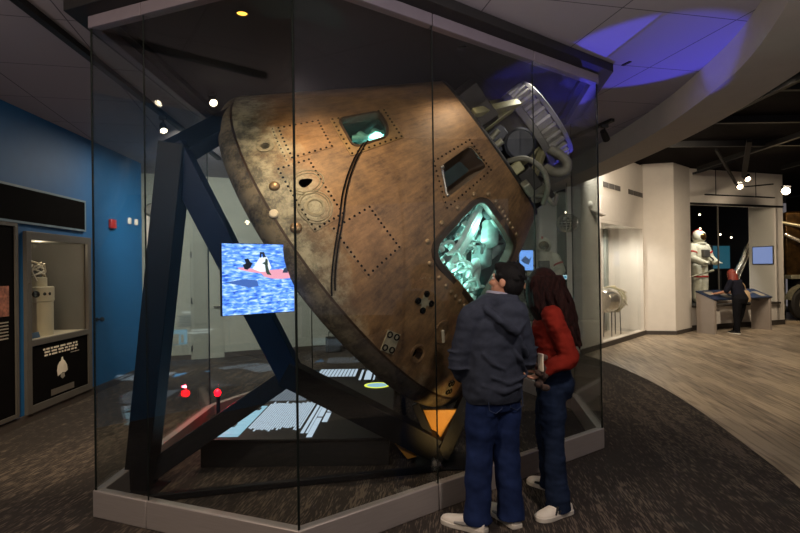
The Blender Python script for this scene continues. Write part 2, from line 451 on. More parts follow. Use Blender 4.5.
mb = MB(); mb.prism([(-7, -4), (16, -4), (16, 22), (-7, 22)], -.12, 0)
struct(mb.build('floor', K['carpet']))
mb = MB(); mb.prism(FLO + [(15.5, 20), (15.5, .2)], 0.0, .006)
struct(mb.build('floor_planks', K['plank']))
mb = MB(); mb.prism(MID + [(-6, 13.2), (-6, -2.2)], CZ, CZ + .1)
struct(mb.build('ceiling', K['ceiling']))
mb = MB()
prof = [(0, 3.30, MID), (1, 3.30, INN), (2, 4.25, INN), (3, 4.25, MID)]
n = len(MID)
vs = [(*path[i], z) for _, z, path in prof for i in range(n)]
fs = [(a * n + i, a * n + i + 1, ((a + 1) % 4) * n + i + 1, ((a + 1) % 4) * n + i) for a in range(4) for i in range(n - 1)]
mb.add(vs, fs)
struct(mb.build('ceiling_bulkhead', K['soffit']))
mb = MB(); mb.box((8, 9, 4.3), (17, 27, .1))
struct(mb.build('ceiling_far', K['blackceil']))
# dark pipes and trusses up in the black ceiling
mb = MB()
for y in (7.5, 9.2, 11): mb.box((8, y, 4.18), (9, .08, .12))
for x in (5.2, 7.5, 9.6): mb.box((x, 9, 4.12), (.08, 9, .1))
struct(mb.build('ceiling_trusses', K['black']))

# left blue wall
def wallobj(name, m, loc, rz, build, bevel=0):
    mb = MB(); build(mb); o = mb.build(name, m, bevel=bevel); o.location = loc; o.rotation_euler = (0, 0, rz); return struct(o)
wallobj('wall_left', K['blue'], W0, WRZ, lambda m: [m.box(c, d) for c, d in (((-2.8, .15, 1.85), (6.58, .3, 3.7)), ((2.635, .15, 1.85), (1.83, .3, 3.7)),
        ((1.105, .15, 2.925), (1.23, .3, 1.55)), ((1.105, .15, .465), (1.23, .3, .93)))])
wallobj('wall_rear', K['greywall'], B0, BRZ, lambda m: (m.box((2.35, .1, 1.85), (7.7, .2, 3.7)),))
wallobj('trim_1', K['greywall'], B0, BRZ, lambda m: (m.box((2.9, -.004, 2.445), (6.6, .012, .012)),))
wallobj('baseboard_rear', K['base'], B0, BRZ, lambda m: (m.box((2.9, -.01, .05), (6.6, .02, .1)),))
wallobj('baseboard_left', K['base'], W0, WRZ, lambda m: (m.box((-.1, -.012, .05), (7.3, .025, .1)),))
wallobj('trim_2', K['alu'], B0, BRZ, lambda m: (m.box((-.18, -.02, 1.5), (.05, .05, 2.6)),))
# grey rear door
d1 = MB(); d1.box((.87, -.01, 1.15), (.62, .03, 2.3)); d1 = d1.build('door_1', mat('grey door paint', '#868a83', .7, var=.03), bevel=.004)
d1.location = B0; d1.rotation_euler = (0, 0, BRZ); struct(d1)
for z in (.22, 1.15, 2.05):
    m_ = MB(); m_.cyl((.575, -.035, z - .06), (.575, -.035, z + .06), .014, 10); m_.build('hinge', K['black'], d1)
m_ = MB(); m_.cyl((1.1, -.02, 1.02), (1.1, -.07, 1.02), .012); m_.beam((1.1, -.07, 1.02), (.98, -.07, 1.02), .02, .02); m_.build('door_handle', K['chrome'], d1)
# blue service door in the left wall
d2 = MB(); d2.box((2.4, -.006, 1.06), (.92, .02, 2.12)); d2 = d2.build('door_2', K['blue'], bevel=.003); d2.location = W0; d2.rotation_euler = (0, 0, WRZ); struct(d2)
m_ = MB(); m_.lathe([(0, 0), (.03, 0), (.03, .012), (.012, .02), (.012, .05), (.03, .06), (.034, .08), (.025, .1), (0, .102)], 20, mat_axis((1.985, -.016, 1.048), (0, -1, 0))); m_.build('door_handle', K['black'], d2)

# right-hand walls: display wall, corner, far bay
A0 = V((4.12, 11.2, 0)); ARZ = math.atan2(.754, .657)
def bx(*a): return lambda m: [m.box(c, d) for c, d in a]
wallobj('wall_display', K['white'], A0, ARZ, lambda m: ([m.box(c, d) for c, d in (((-.4, .15, 2.1), (.95, .3, 4.2)), ((1.5, .15, 3.42), (3.05, .3, 1.56)), ((1.5, .15, .04), (3.05, .3, .08)), ((2.93, .15, 1.4), (.14, .3, 2.8)),
        ((2.15, .88, 1.5), (1.8, .08, 3.0)), ((2.98, .5, 1.5), (.1, .8, 3.0)))], m.prism([(-.86, .29), (-.70, .29), (1.34, .84), (1.30, .92)], 0, 3.0), m.prism([(.0, .28), (3.0, .28), (3.0, .9), (1.3, .9)], 2.66, 2.74), m.prism([(.0, .28), (3.0, .28), (3.0, .9), (1.3, .9)], 0, .06)))
wallobj('baseboard_right', K['base'], A0, ARZ, bx(((1.0, -.015, .05), (4.0, .03, .12))))
C1 = (6.08, 13.45); C2 = (6.77, 13.3); C3 = (7.56, 14.03)
mb = MB(); mb.prism([C1, C2, C3, (7.50, 14.35), (5.9, 13.9)], 0, 4.25); struct(mb.build('wall_corner', K['white']))
mb = MB(); mb.prism([(6.07, 13.42), (6.775, 13.27), (7.58, 14.02), (7.55, 14.05), (6.77, 13.31), (6.08, 13.46)], 0, .1); struct(mb.build('baseboard_corner', K['base']))
Y0 = V((7.55, 14.05, 0)); YRZ = math.atan2(.342, .940)
wallobj('wall_bay', K['white'], Y0, YRZ, bx(((1.77, .2, 3.79), (3.6, .3, .92)), ((3.42, .2, 1.7), (.28, .3, 3.4)), ((1.75, .2, .3), (3.5, .3, .6)), ((3.31, .45, 1.9), (.1, .8, 3.8)), ((-.1, .5, 1.9), (.1, .8, 3.8))))
wallobj('baseboard_bay', K['base'], Y0, YRZ, bx(((1.75, .04, .07), (3.6, .03, .14))))
wallobj('trim_3', K['black'], Y0, YRZ, bx(((1.78, .03, 3.33), (3.5, .06, .05)), ((1.9, .03, 3.58), (2.6, .05, .03)), ((1.0, .045, 3.95), (.012, .02, .7)), ((2.5, .045, 3.95), (.012, .02, .7))))
wallobj('floor_bay', K['black'], Y0, YRZ, bx(((1.9, 2.1, .3), (3.9, 3.5, .6))))
wallobj('wall_bay_back', mat('dark bay wall', '#14161a', .9, var=.2), Y0, YRZ, bx(((3.5, 5.5, 2.1), (14, .1, 4.2))))
wallobj('wall_hall', mat('dark hall wall', '#1a1816', .9, var=.3), V((-1, 17.5, 0)), 0, bx(((3.5, .1, 2.1), (11, .2, 4.2))))
wallobj('wall_far_right', mat('dark side wall', '#15110d', .9, var=.3), V((14.8, 6, 0)), 0, bx(((0, 6, 2.1), (.2, 17, 4.2))))
# light round-edged column behind the case
mb = MB(); mb.box((3.58, 13.2, 2.1), (.44, .44, 4.2)); struct(mb.build('trim_column', K['white'], bevel=.05))

# ---------------------------------------------------------------- glass display case
PA, PB, PC, PD, PG, PF, PE = (-2.155, 3.80), (-.613, 3.171), (1.88, 5.09), (2.08, 6.5), (1.45, 8.25), (-1.35, 8.2), (-2.2, 6.2)
POLY = [PA, PB, PC, PD, PG, PF, PE]
def inset(poly, d):
    out = []; n = len(poly)
    for i in range(n):
        p0, p1, p2 = V(poly[i - 1]), V(poly[i]), V(poly[(i + 1) % n])
        t1 = (p1 - p0).normalized(); t2 = (p2 - p1).normalized()
        n1 = V((-t1.y, t1.x)); n2 = V((-t2.y, t2.x))     # inward for counter-clockwise
        b = (n1 + n2); k = d / max(.2, b.dot(n1)); out.append(tuple(p1 + b * k))
    return out
case = thing('display_case', 'tall glass display case with aluminium plinth enclosing the charred spacecraft', 'display case', (0, 3.17, 0))
def cs(mb, name, m, bevel=0):
    for i in range(len(mb.v)): mb.v[i] = mb.v[i] - V((0, 3.17, 0))
    return mb.build(name, m, case, bevel)
out_p, in_p = inset(POLY, -.018), inset(POLY, .05)
splits = {0: [.295], 1: [.345, .70], 2: [], 3: [], 4: [.5], 5: [], 6: []}
HB, ZT = .185, 3.43
for e in range(7):
    a, b = V(out_p[e]), V(out_p[(e + 1) % 7]); a2, b2 = V(in_p[e]), V(in_p[(e + 1) % 7]); g0, g1 = V(POLY[e]), V(POLY[(e + 1) % 7])
    ts = [0] + splits[e] + [1]
    for t0, t1 in zip(ts[:-1], ts[1:]):
        e0 = .0012 if t0 > 0 else 0; e1 = .0012 if t1 < 1 else 0
        q = [tuple(a.lerp(b, t0 + e0)), tuple(a.lerp(b, t1 - e1)), tuple(a2.lerp(b2, t1 - e1)), tuple(a2.lerp(b2, t0 + e0))]
        m = MB(); m.prism(q, 0, HB); cs(m, 'plinth_section', K['alu'], .006)
        m = MB(); m.prism(q, ZT, 3.515); cs(m, 'header_section', K['header'], .004)
        L = (g1 - g0).length; gap = .0025 / L; ins = .008 / L
        p0 = g0.lerp(g1, t0 + (gap if t0 > 0 else ins)); p1 = g0.lerp(g1, t1 - (gap if t1 < 1 else ins))
        nrm = V((-(g1 - g0).y, (g1 - g0).x)).normalized() * .006
        q = [tuple(p0 - nrm), tuple(p1 - nrm), tuple(p1 + nrm), tuple(p0 + nrm)]
        m = MB(); m.prism(q, HB - .01, ZT + .01); cs(m, 'glass_panel', K['glass'])
        if t1 < 1 or True:
            pp = g0.lerp(g1, t1)
            m = MB(); m.cyl((*pp, HB), (*pp, ZT), .0075 if t1 == 1 else .0055, 8); cs(m, 'joint_seal', K['edge'])
m = MB()
cap_o, cap_i = inset(POLY, -.14), inset(POLY, .12)
n = 7
vs = [(*p, 3.515) for p in cap_o] + [(*p, 3.59) for p in cap_o] + [(*p, 3.515) for p in cap_i] + [(*p, 3.59) for p in cap_i]
fs = []
for i in range(7):
    j = (i + 1) % 7
    fs += [(i, j, 7 + j, 7 + i), (14 + j, 14 + i, 21 + i, 21 + j), (7 + i, 7 + j, 21 + j, 21 + i), (i, 14 + i, 14 + j, j)]
m.add(vs, fs); cs(m, 'canopy_fascia', K['black'], .004)
m = MB(); m.prism(inset(POLY, .1), 3.57, 3.588); cs(m, 'case_ceiling', K['roof'])
for (x, y) in ((-1.115, 3.89), (-.62, 3.42), (.55, 4.55), (1.35, 4.95)):
    m = MB(); m.lathe([(.05, 0), (.04, .004), (.036, .012)], 20, Matrix.Translation((x, y, 3.558))); m.lathe([(0, .011), (.036, .011)], 20, Matrix.Translation((x, y, 3.558)), 1)
    cs(m, 'recessed_lamp', [K['black'], emit('amber lamp lens', '#ffb040', 2.2 if x < -1 else .0)])

# ---------------------------------------------------------------- spacecraft
ca = V((.805, -.199, .559)).normalized(); cu = V((-.240, -.971, 0)); cu = (cu - ca * cu.dot(ca)).normalized(); cy = ca.cross(cu)
CM = Matrix((cu, cy, ca)).transposed().to_4x4(); CM.translation = V((-.403, 5.719, 1.99))
caps = thing('space_capsule', 'charred brown conical space capsule tilted on its side inside the glass case', 'spacecraft')
caps.matrix_world = CM
RJ, T33, HD = 1.86, math.tan(math.radians(33)), 1.633
C33, S33 = math.cos(math.radians(33)), math.sin(math.radians(33))
def cp(h, deg, off=0):
    a = -math.radians(deg); r = RJ - h * T33
    return V((math.cos(a) * (r + off * C33), math.sin(a) * (r + off * C33), h + off * S33))
def cnorm(deg):
    a = -math.radians(deg); return V((C33 * math.cos(a), C33 * math.sin(a), S33))
def rpoly(corners, rad, k=6):
    """rounded polygon in (h, deg); rad metres"""
    hm = sum(c[0] for c in corners) / len(corners); rm = (RJ - hm * T33) * PI / 180
    P = [V((c[0] / C33, c[1] * rm)) for c in corners]; out = []; n = len(P)
    for i in range(n):
        p0, p, p2 = P[i - 1], P[i], P[(i + 1) % n]
        r = min(rad, (p0 - p).length * .45, (p2 - p).length * .45)
        a = p + (p0 - p).normalized() * r; b = p + (p2 - p).normalized() * r
        for j in range(k + 1):
            t = j / k; q = a.lerp(p, t).lerp(p.lerp(b, t), t); out.append((q.x * C33, q.y / rm))
    return out
def dens(poly, step=.06):
    out = []
    for i, p in enumerate(poly):
        q = poly[(i + 1) % len(poly)]; L = math.hypot((q[0] - p[0]), (q[1] - p[1]) * .025); k = max(1, int(L / step))
        out += [(p[0] + (q[0] - p[0]) * j / k, p[1] + (q[1] - p[1]) * j / k) for j in range(k)]
    return out
def grow(poly, d):
    hm = sum(c[0] for c in poly) / len(poly); dm = sum(c[1] for c in poly) / len(poly); rm = (RJ - hm * T33) * PI / 180
    P = [V(((c[0] - hm) / C33, (c[1] - dm) * rm)) for c in poly]
    out = []
    n = len(P)
    area = sum(P[i].x * P[(i + 1) % n].y - P[(i + 1) % n].x * P[i].y for i in range(n))
    sg = 1 if area > 0 else -1
    for i in range(n):
        t = (P[(i + 1) % n] - P[i - 1]).normalized(); q = P[i] + V((t.y, -t.x)) * d * sg
        out.append((q.x * C33 + hm, q.y / rm + dm))
    return out
def ringstrip(mb, pa, pb, oa, ob, mi=0, smooth=False):
    n = len(pa); vs = [cp(*p, oa) for p in pa] + [cp(*p, ob) for p in pb]
    mb.add(vs, [(i, (i + 1) % n, n + (i + 1) % n, n + i) for i in range(n)], mi, smooth)
def paired(poly, n=64, about=None):
    """resample an outline to n points seen from its middle (or from the middle of another outline)"""
    q = about or poly
    hm = sum(c[0] for c in q) / len(q); dm = sum(c[1] for c in q) / len(q)
    P = [((c[0] - hm), (c[1] - dm) * .03) for c in poly]; out = []
    for k in range(n):
        a = 2 * PI * k / n; dx, dy = math.cos(a), math.sin(a); best = None
        for i in range(len(P)):
            x0, y0 = P[i]; x1, y1 = P[(i + 1) % len(P)]; ex, ey = x1 - x0, y1 - y0
            den = dx * ey - dy * ex
            if abs(den) < 1e-12: continue
            t = (x0 * ey - y0 * ex) / den; s_ = (x0 * dy - y0 * dx) / den
            if t > 0 and -1e-6 <= s_ <= 1 + 1e-6 and (best is None or t > best): best = t
        out.append((hm + dx * best, dm + dy * best / .03))
    return out
def quadpatch(mb, h0, h1, d0, d1, off, mi=0, n=10, hole=None):
    """a curved slab with rounded look lying on the cone"""
    nu = n; nv = n
    if hole is None:
        mb.grid(lambda u, v: cp(h0 + (h1 - h0) * u, d0 + (d1 - d0) * v, off), nu, nv, mi)
    else:
        po = paired(dens([(h0, d0), (h1, d0), (h1, d1), (h0, d1)], .02), 160, hole); pi_ = paired(hole, 160)
        for k_ in range(6):
            la = [tuple(V(a_).lerp(V(b_), k_ / 6)) for a_, b_ in zip(pi_, po)]; lb = [tuple(V(a_).lerp(V(b_), (k_ + 1) / 6)) for a_, b_ in zip(pi_, po)]
            ringstrip(mb, la, lb, off, off, mi, True)
        ringstrip(mb, pi_, pi_, off, -.03, mi)
    poly = dens([(h0, d0), (h1, d0), (h1, d1), (h0, d1)], .04)
    ringstrip(mb, poly, poly, off, -.005, mi)

hatch_p = rpoly([(.735, -29), (1.285, -29.5), (1.27, -68), (.725, -64)], .13)
win_p = rpoly([(.715, 15.2), (.955, 15.2), (1.0, 20), (1.005, 28.8), (.72, 29.3)], .05)
rw_p = rpoly([(1.055, -18.5), (1.175, -6.4), (1.46, -5.4), (1.475, -19.8)], .05)
# shell
sh = MB(); th = .07
hs = [0, .1, .25, .5, .8, 1.1, 1.4, HD]
prof = [(RJ - h * T33, h) for h in hs] + [(RJ - h * T33 - th, h) for h in reversed(hs)]
sh.lathe(prof, 160, closed=True)
shell = sh.build('cone_shell', [K['cone'], K['hatchrim']], caps)
cut = MB()
def cutter(poly, depth0=.2, depth1=-.25):
    n = len(poly); vs = [cp(*p, depth0) for p in poly] + [cp(*p, depth1) for p in poly]
    cut.add(vs, [tuple(range(n)), tuple(reversed(range(n, 2 * n)))] + [(i, n + i, n + (i + 1) % n, (i + 1) % n) for i in range(n)], 1)
for p in (hatch_p, win_p, rw_p): cutter(p)
holes = [(.166, 24.6, .03), (.286, 9.05, .035), (.163, -46.8, .045)]
def circ(h, d, r, n=18, sx=1, sy=1):
    rm = (RJ - h * T33) * PI / 180
    return [(h + C33 * r * sx * math.cos(2 * PI * i / n), d + r * sy * math.sin(2 * PI * i / n) / rm) for i in range(n)]
cutter(circ(.166, 24.6, .036)); cutter([(.288 + .056 * math.cos(t_), 9.1 + 1.5 * math.sin(t_)) for t_ in [2 * PI * i / 28 for i in range(28)]]); cutter(circ(.163, -46.8, .05, sx=1.3))
co_ = cut.build('cutter', [K['hatchrim']], caps)
bo = shell.modifiers.new('b', 'BOOLEAN'); bo.operation = 'DIFFERENCE'; bo.object = co_; bo.solver = 'EXACT'
bpy.context.view_layer.update()
apply_mods(shell); bpy.data.objects.remove(co_)
shell.data.materials.append(K['liner'])
for p in shell.data.polygons:
    c = p.center
    if (RJ - c.z * T33) - math.hypot(c.x, c.y) > .055: p.material_index = 2
shell.data.set_sharp_from_angle(angle=math.radians(30))
# heat shield: rounded shoulder, shallow dish
hsb = MB(); prof = [(RJ - .02, .0), (RJ, -.004)]
for i in range(0, 9):
    a = math.radians(33 - i * 14); prof.append((1.775 + .11 * math.cos(a), -.075 + .125 * math.sin(a)))
Rs = 5.2; z0 = prof[-1][1]; r0 = prof[-1][0]
for i in range(1, 13):
    r = r0 * (1 - i / 12); prof.append((r, z0 - (math.sqrt(Rs * Rs - r * r) - math.sqrt(Rs * Rs - r0 * r0))))
hsb.lathe(prof, 120); hsb.build('heat_shield', K['shield'], caps)
m = MB(); m.lathe([(RJ + .002, -.012), (RJ + .006, -.004), (RJ - .001, .012)], 120); m.build('shoulder_seam', K['hatchrim'], caps)

def bolts(mb, poly, off, r, step, mi):
    pts = dens(poly, 10)
    # evenly walk along the outline
    n = len(poly); rm = (RJ - poly[0][0] * T33) * PI / 180
    for i in range(n):
        p, q = poly[i], poly[(i + 1) % n]; L = math.hypot((q[0] - p[0]) / C33, (q[1] - p[1]) * rm); k = max(1, round(L / step))
        for j in range(k):
            h = p[0] + (q[0] - p[0]) * j / k; d = p[1] + (q[1] - p[1]) * j / k
            mb.lathe([(r, 0), (r * .8, r * .35), (0, r * .4)], 8, mat_axis(cp(h, d, off - .001), cnorm(d)), mi)
NOZ = [(.288 + .052 * math.cos(t_) * (1 if math.cos(t_) > 0 else .8), 9.1 + 1.25 * math.sin(t_) * (1 - .35 * math.cos(t_))) for t_ in [2 * PI * i / 28 for i in range(28)]]
for (h0, h1, d0, d1) in ((.28, .59, 17.4, 31.4), (.163, .405, -3.8, 16.2), (.266, .58, -20.8, -5.0)):
    m = MB(); quadpatch(m, h0, h1, d0, d1, .004, 0, 10, NOZ if h0 == .163 else None)
    g = .016; gd = g / (RJ - h0 * T33) * 180 / PI
    bolts(m, [(h0 + g, d0 + gd), (h1 - g, d0 + gd), (h1 - g, d1 - gd), (h0 + g, d1 - gd)], .004, .0105, .045, 1)
    m.build('access_panel', [K['panel'], K['bolt']], caps, fix=False)
# long bolted strips above the panels
m = MB(); bolts(m, [(.255, 17.8), (.255, 31.0)], 0, .008, .045, 0)
# narrow doubler strip under the rivets
quadpatch(m, .243, .268, 17.2, 31.6, .001, 1); m.build('doubler_strip', [K['bolt'], K['panel']], caps, fix=False)

def ring_frame(name, poly, w, lift, mats, bolt_in=None, bolt_step=.05, br=.008, bolt_mi=1):
    m = MB(); p0 = grow(poly, .001); p1 = grow(poly, w)
    ringstrip(m, p0, p0, -.03, lift * .5, 0); ringstrip(m, p0, grow(poly, w * .18), lift * .5, lift, 0, True)
    ringstrip(m, grow(poly, w * .18), grow(poly, w * .9), lift, lift, 0, True); ringstrip(m, grow(poly, w * .9), p1, lift, -.004, 0)
    return m, p1
m, p1 = ring_frame('window_frame', win_p, .02, .012, None)
o = m.build('window_rim', K['hatchrim'], caps)
m = MB(); quadout = dens([(.655, 12.0), (1.07, 12.0), (1.07, 30.3), (.655, 30.8)], .012)
def plate_with_hole(outer, inner, lift, mats, name, boltpoly, step, r):
    m = MB(); po, pi_ = paired(outer, 96), paired(inner, 96)
    ringstrip(m, po, pi_, lift, lift, 0); ringstrip(m, pi_, pi_, lift, -.02, 0); ringstrip(m, po, po, lift, -.003, 0)
    bolts(m, boltpoly, lift, r, step, 1)
    return m.build(name, mats, caps, fix=False)
plate_with_hole([(.655, 12.0), (1.07, 12.0), (1.07, 30.3), (.655, 30.8)], grow(win_p, .022), .006, [K['frame'], K['bolt']], 'window_surround', [(.672, 12.8), (1.052, 12.8), (1.052, 29.5), (.672, 30.0)], .052, .0105)
plate_with_hole([(1.0, -22.3), (1.135, -2.2), (1.5, -1.6), (1.5, -23.6)], grow(rw_p, .012), .006, [K['cone'], K['bolt']], 'rendezvous_window_surround', [(1.018, -21.4), (1.148, -3.2), (1.485, -2.7), (1.485, -22.6)], .045, .0095)
def pane(poly, off, m_, name, parent=caps):
    m = MB(); n = len(poly); vs = [cp(*p, off) for p in poly] + [cp(*p, off - .012) for p in poly]
    m.add(vs, [tuple(range(n)), tuple(reversed(range(n, 2 * n)))] + [(i, n + i, n + (i + 1) % n, (i + 1) % n) for i in range(n)])
    return m.build(name, m_, parent)
pane(win_p, -.035, K['wglass'], 'side_window_pane')
# recessed niche of the forward-looking window
m = MB(); rin = grow(rw_p, -.05); bot = rpoly([(1.13, -15.5), (1.20, -9.2), (1.38, -8.5), (1.4, -16)], .03)
ringstrip(m, paired(rw_p), paired(bot), -.005, -.11, 0); n = len(paired(bot)); m.add([cp(*p, -.11) for p in paired(bot)], [tuple(range(n))], 1)
m.build('rendezvous_window_niche', [K['hatchrim'], K['cabdark']], caps)
m = MB(); m.tube([cp(1.075, -17.8, .0), cp(1.17, -7.3, .0)], .012, 10); m.ell(cp(1.17, -7.3, .012), .02); m.ell(cp(1.075, -17.8, .012), .016); m.build('window_strut', K['chrome'], caps)
# hatch opening rim
m, _ = ring_frame('hatch_rim', hatch_p, .06, .022, None); m.build('hatch_rim', K['hatchrim'], caps)
hp = paired(hatch_p, 40)
for i, (h, d) in enumerate(paired(grow(hatch_p, .1), 26)):
    m = MB(); m.lathe([(.024, 0), (.022, .006), (.014, .014), (0, .017)], 14, mat_axis(cp(h, d, -.001), cnorm(d))); m.build('hatch_fastener', K['dome'], caps)
# round ports, thruster pair, domes
def dish(h, d, r0, r1, name, mats, depth=.05):
    m = MB(); M_ = mat_axis(cp(h, d, 0), cnorm(d))
    m.lathe([(r1, -.002), (r1 * .98, .006), (r0 * 1.25, .009), (r0, .002), (r0 * .9, -depth)], 28, M_); m.lathe([(r0 * .9, -depth), (0, -depth)], 28, M_, 1)
    return m.build(name, mats, caps)
dish(.166, 24.6, .036, .072, 'round_port', [K['port'], K['deck']])
dish(.163, -46.8, .055, .085, 'round_port', [K['cone'], K['hole']], .07)
dish(.396, -51.0, .06, .105, 'round_port', [K['cone'], K['deck']], .03)
dish(.258, 1.8, .048, .080, 'thruster_recess', [K['port'], K['deck']], .018)
m = MB(); pz = paired(NOZ, 40); pin = [(.288 + (h - .288) * .45, 9.1 + (d - 9.1) * .45) for h, d in pz]; ringstrip(m, pz, pin, -.004, -.10, 0, True); m.add([cp(*p, -.10) for p in pin], [tuple(range(40))]); m.build('thruster_nozzle', K['hole'], caps)
m = MB()
for hc, dc, rr, sx_, sy_ in ((.297, 9.0, .075, 1.35, 1.0), (.297, 9.0, .095, 1.35, 1.05), (.258, 1.8, .098, 1.05, 1.15), (.258, 1.8, .118, 1.05, 1.12)):
    pa = circ(hc, dc, rr, 48, sx_, sy_); pm = circ(hc, dc, rr + .004, 48, sx_, sy_); pb = circ(hc, dc, rr + .008, 48, sx_, sy_)
    ringstrip(m, pa, pm, .0045, .0085, 0, True); ringstrip(m, pm, pb, .0085, .0045, 0, True)
m.build('thruster_ring', K['port'], caps)
for h, d, r in ((.104, 11.3, .042), (.083, -.77, .045)):
    m = MB(); m.ell((0, 0, 0), (r, r, r * .6), mat_axis(cp(h, d, 0), cnorm(d))); m.build('domed_cap', K['dome'], caps)
m = MB(); m.lathe([(.034, -.0), (.034, .012), (.026, .018), (0, .018)], 22, mat_axis(cp(.012, 4.6, 0), cnorm(4.6))); m.build('white_plug', K['cream'], caps)['label'] = 'round off-white plug'
# umbilical cable pair
pts = [(.80, 15.2), (.778, 14.58), (.646, 9.34), (.49, 2.41), (.353, -4.55), (.212, -10.3), (.093, -15.06), (.03, -18)]
cpts = catmull(pts, 8)
for dd in (-.62, .62):
    m = MB(); m.tube([cp(h + dd * .030, d + dd * .35, .010) for h, d in cpts], .0065, 8); m.build('cable', K['cable'], caps)
# four-hole plates
def four_hole(h, d, s_, rot, white):
    m = MB(); M_ = mat_axis(cp(h, d, .004), cnorm(d)) @ Matrix.Rotation(rot, 4, 'Z')
    if white: m.box((0, 0, .004), (s_ * 1.3, s_ * 1.75, .01), M_)
    else: m.box((0, 0, .004), (s_ * .5, s_ * 1.6, .008), M_); m.box((0, 0, .004), (s_ * 1.6, s_ * .5, .0082), M_)
    for a, b in ((-1, -1), (1, -1), (-1, 1), (1, 1)):
        c = (a * s_ * .36, b * s_ * .55) if white else ((a + b) / 2 * s_ * .75, (a - b) / 2 * s_ * .75)
        m.lathe([(.026, .0), (.026, .012), (.018, .014), (.017, .006), (0, .005)], 16, M_ @ Matrix.Translation((*c, .003)), 1)
    return m.build('fastener_plate', [K['port'], K['hole']], caps)
four_hole(.45, -38.0, .09, .5, False); four_hole(.094, -36.96, .095, .35, True); four_hole(.087, -68.9, .07, .3, True)
m = MB(); m.tube([cp(.40, -50.0, .012), cp(.34, -53, .012)], .014, 8); m.build('white_clip', K['cream'], caps)
# cabin seen through the hatch and window
inner = MB(); inner.lathe([(1.66, .06), (0, .06)], 60); inner.build('aft_bulkhead', K['liner'], caps)
inner = MB(); inner.lathe([(.80, HD - .08), (0, HD - .08)], 48); inner.build('forward_bulkhead', K['cabdark'], caps)
def inh(h, d, dep): return cp(h, d, -dep)
def cabbox(h, d, dep, s3, rot, name, k):
    mm = MB(); mm.box((0, 0, 0), s3, mat_axis(inh(h, d, dep), cnorm(d)) @ Matrix.Rotation(rot, 4, 'Z')); return mm.build(name, K[k], caps, .01)
def ct(name, pts, rr, k='cabin', n_=12):
    mm = MB(); mm.tube(catmull([tuple(p) for p in pts], 5), rr, n_); return mm.build(name, K[k], caps)
def cbox(name, p, s3, k, rot=(0, 0, 0)):
    mm = MB(); from_ = Matrix.Translation(p) @ Matrix.Rotation(rot[2], 4, 'Z') @ Matrix.Rotation(rot[1], 4, 'Y') @ Matrix.Rotation(rot[0], 4, 'X'); mm.box((0, 0, 0), s3, from_); return mm.build(name, K[k], caps, min(s3) * .35, 35, True, 3)
ct('couch_strut', [(.638, .523, 1.25), (.683, .693, .966), (.729, .819, .713)], .045)
ct('couch_strut', [(.728, .548, 1.179), (.789, .70, .892), (.88, .743, .694)], .028)
ct('couch_tube', [(.589, .936, .628), (.328, .905, .904), (.015, .867, 1.216)], .05)
ct('hatch_conduit', [(.523, .517, 1.263), (.315, .718, 1.259), (.134, .867, 1.258)], .03)
ct('couch_frame', [(.545, .697, .92), (.3, .79, 1.07), (.045, .883, 1.219)], .014, 'cabdark')
ct('couch_frame', [(.045, .883, 1.219), (-.01, .95, 1.17), (-.073, 1.024, 1.114)], .02)
ct('couch_frame', [(.545, .697, .92), (.52, .81, .84), (.494, .925, .754)], .02)
cbox('stowage_box', (.281, .726, 1.161), (.30, .14, .16), 'cabin', (.3, .5, .9))
cbox('couch_pad', (.223, .81, 1.004), (.42, .10, .22), 'cabin2', (.3, .5, .9))
cbox('instrument_panel', (.62, .59, 1.27), (.16, .12, .10), 'cabdark', (.2, .3, .5))
cbox('instrument_panel', (-.1, .5, 1.0), (.7, .06, .6), 'cabin2', (.3, .2, .3))
LFT = [(.945, .68, .749), (.90, .773, .737), (.806, .864, .717), (.739, .946, .712), (.634, 1.054, .707), (.525, 1.138, .71)]
for k, p in enumerate(LFT):
    cbox('cabin_fitting', V(p) + V((-.04, -.03, .02)), (.07, .07, .05), ('cabin', 'cabin2', 'cabin', 'cabdark', 'cabin', 'cabin2')[k], (.4 * k, .7 * k, .3))
    ct('cabin_hose', [V(p) + V((-.02, -.05, .04)), V(p) + V((-.10, -.03, .12)), V(p) + V((-.16, .04, .10))], .016)
for k in range(16):
    t_ = k / 15; p = V((.70, .50, 1.20)).lerp(V((.86, .70, .72)), t_) + V((random.uniform(-.06, .02), random.uniform(-.05, .05), random.uniform(-.04, .04)))
    cbox('cabin_fitting', p, (random.uniform(.02, .07), random.uniform(.02, .05), random.uniform(.02, .05)), random.choice(['cabin', 'cabin2', 'cabdark', 'cabdark']), (random.random() * 3, random.random() * 3, 0))
for k in range(8):
    p = V((.45, .55, 1.25)).lerp(V((.05, .80, 1.15)), k / 7) + V((random.uniform(-.1, .0), random.uniform(-.1, .0), random.uniform(-.12, .0)))
    cbox('cabin_fitting', p, (random.uniform(.03, .09), random.uniform(.03, .06), random.uniform(.03, .06)), random.choice(['cabin', 'cabdark', 'cabin2', 'cabdark']), (random.random() * 3, random.random() * 3, 0))
cbox('hatch_ledge', (.40, 1.02, .78), (.5, .08, .1), 'cabin', (.2, .6, .9))
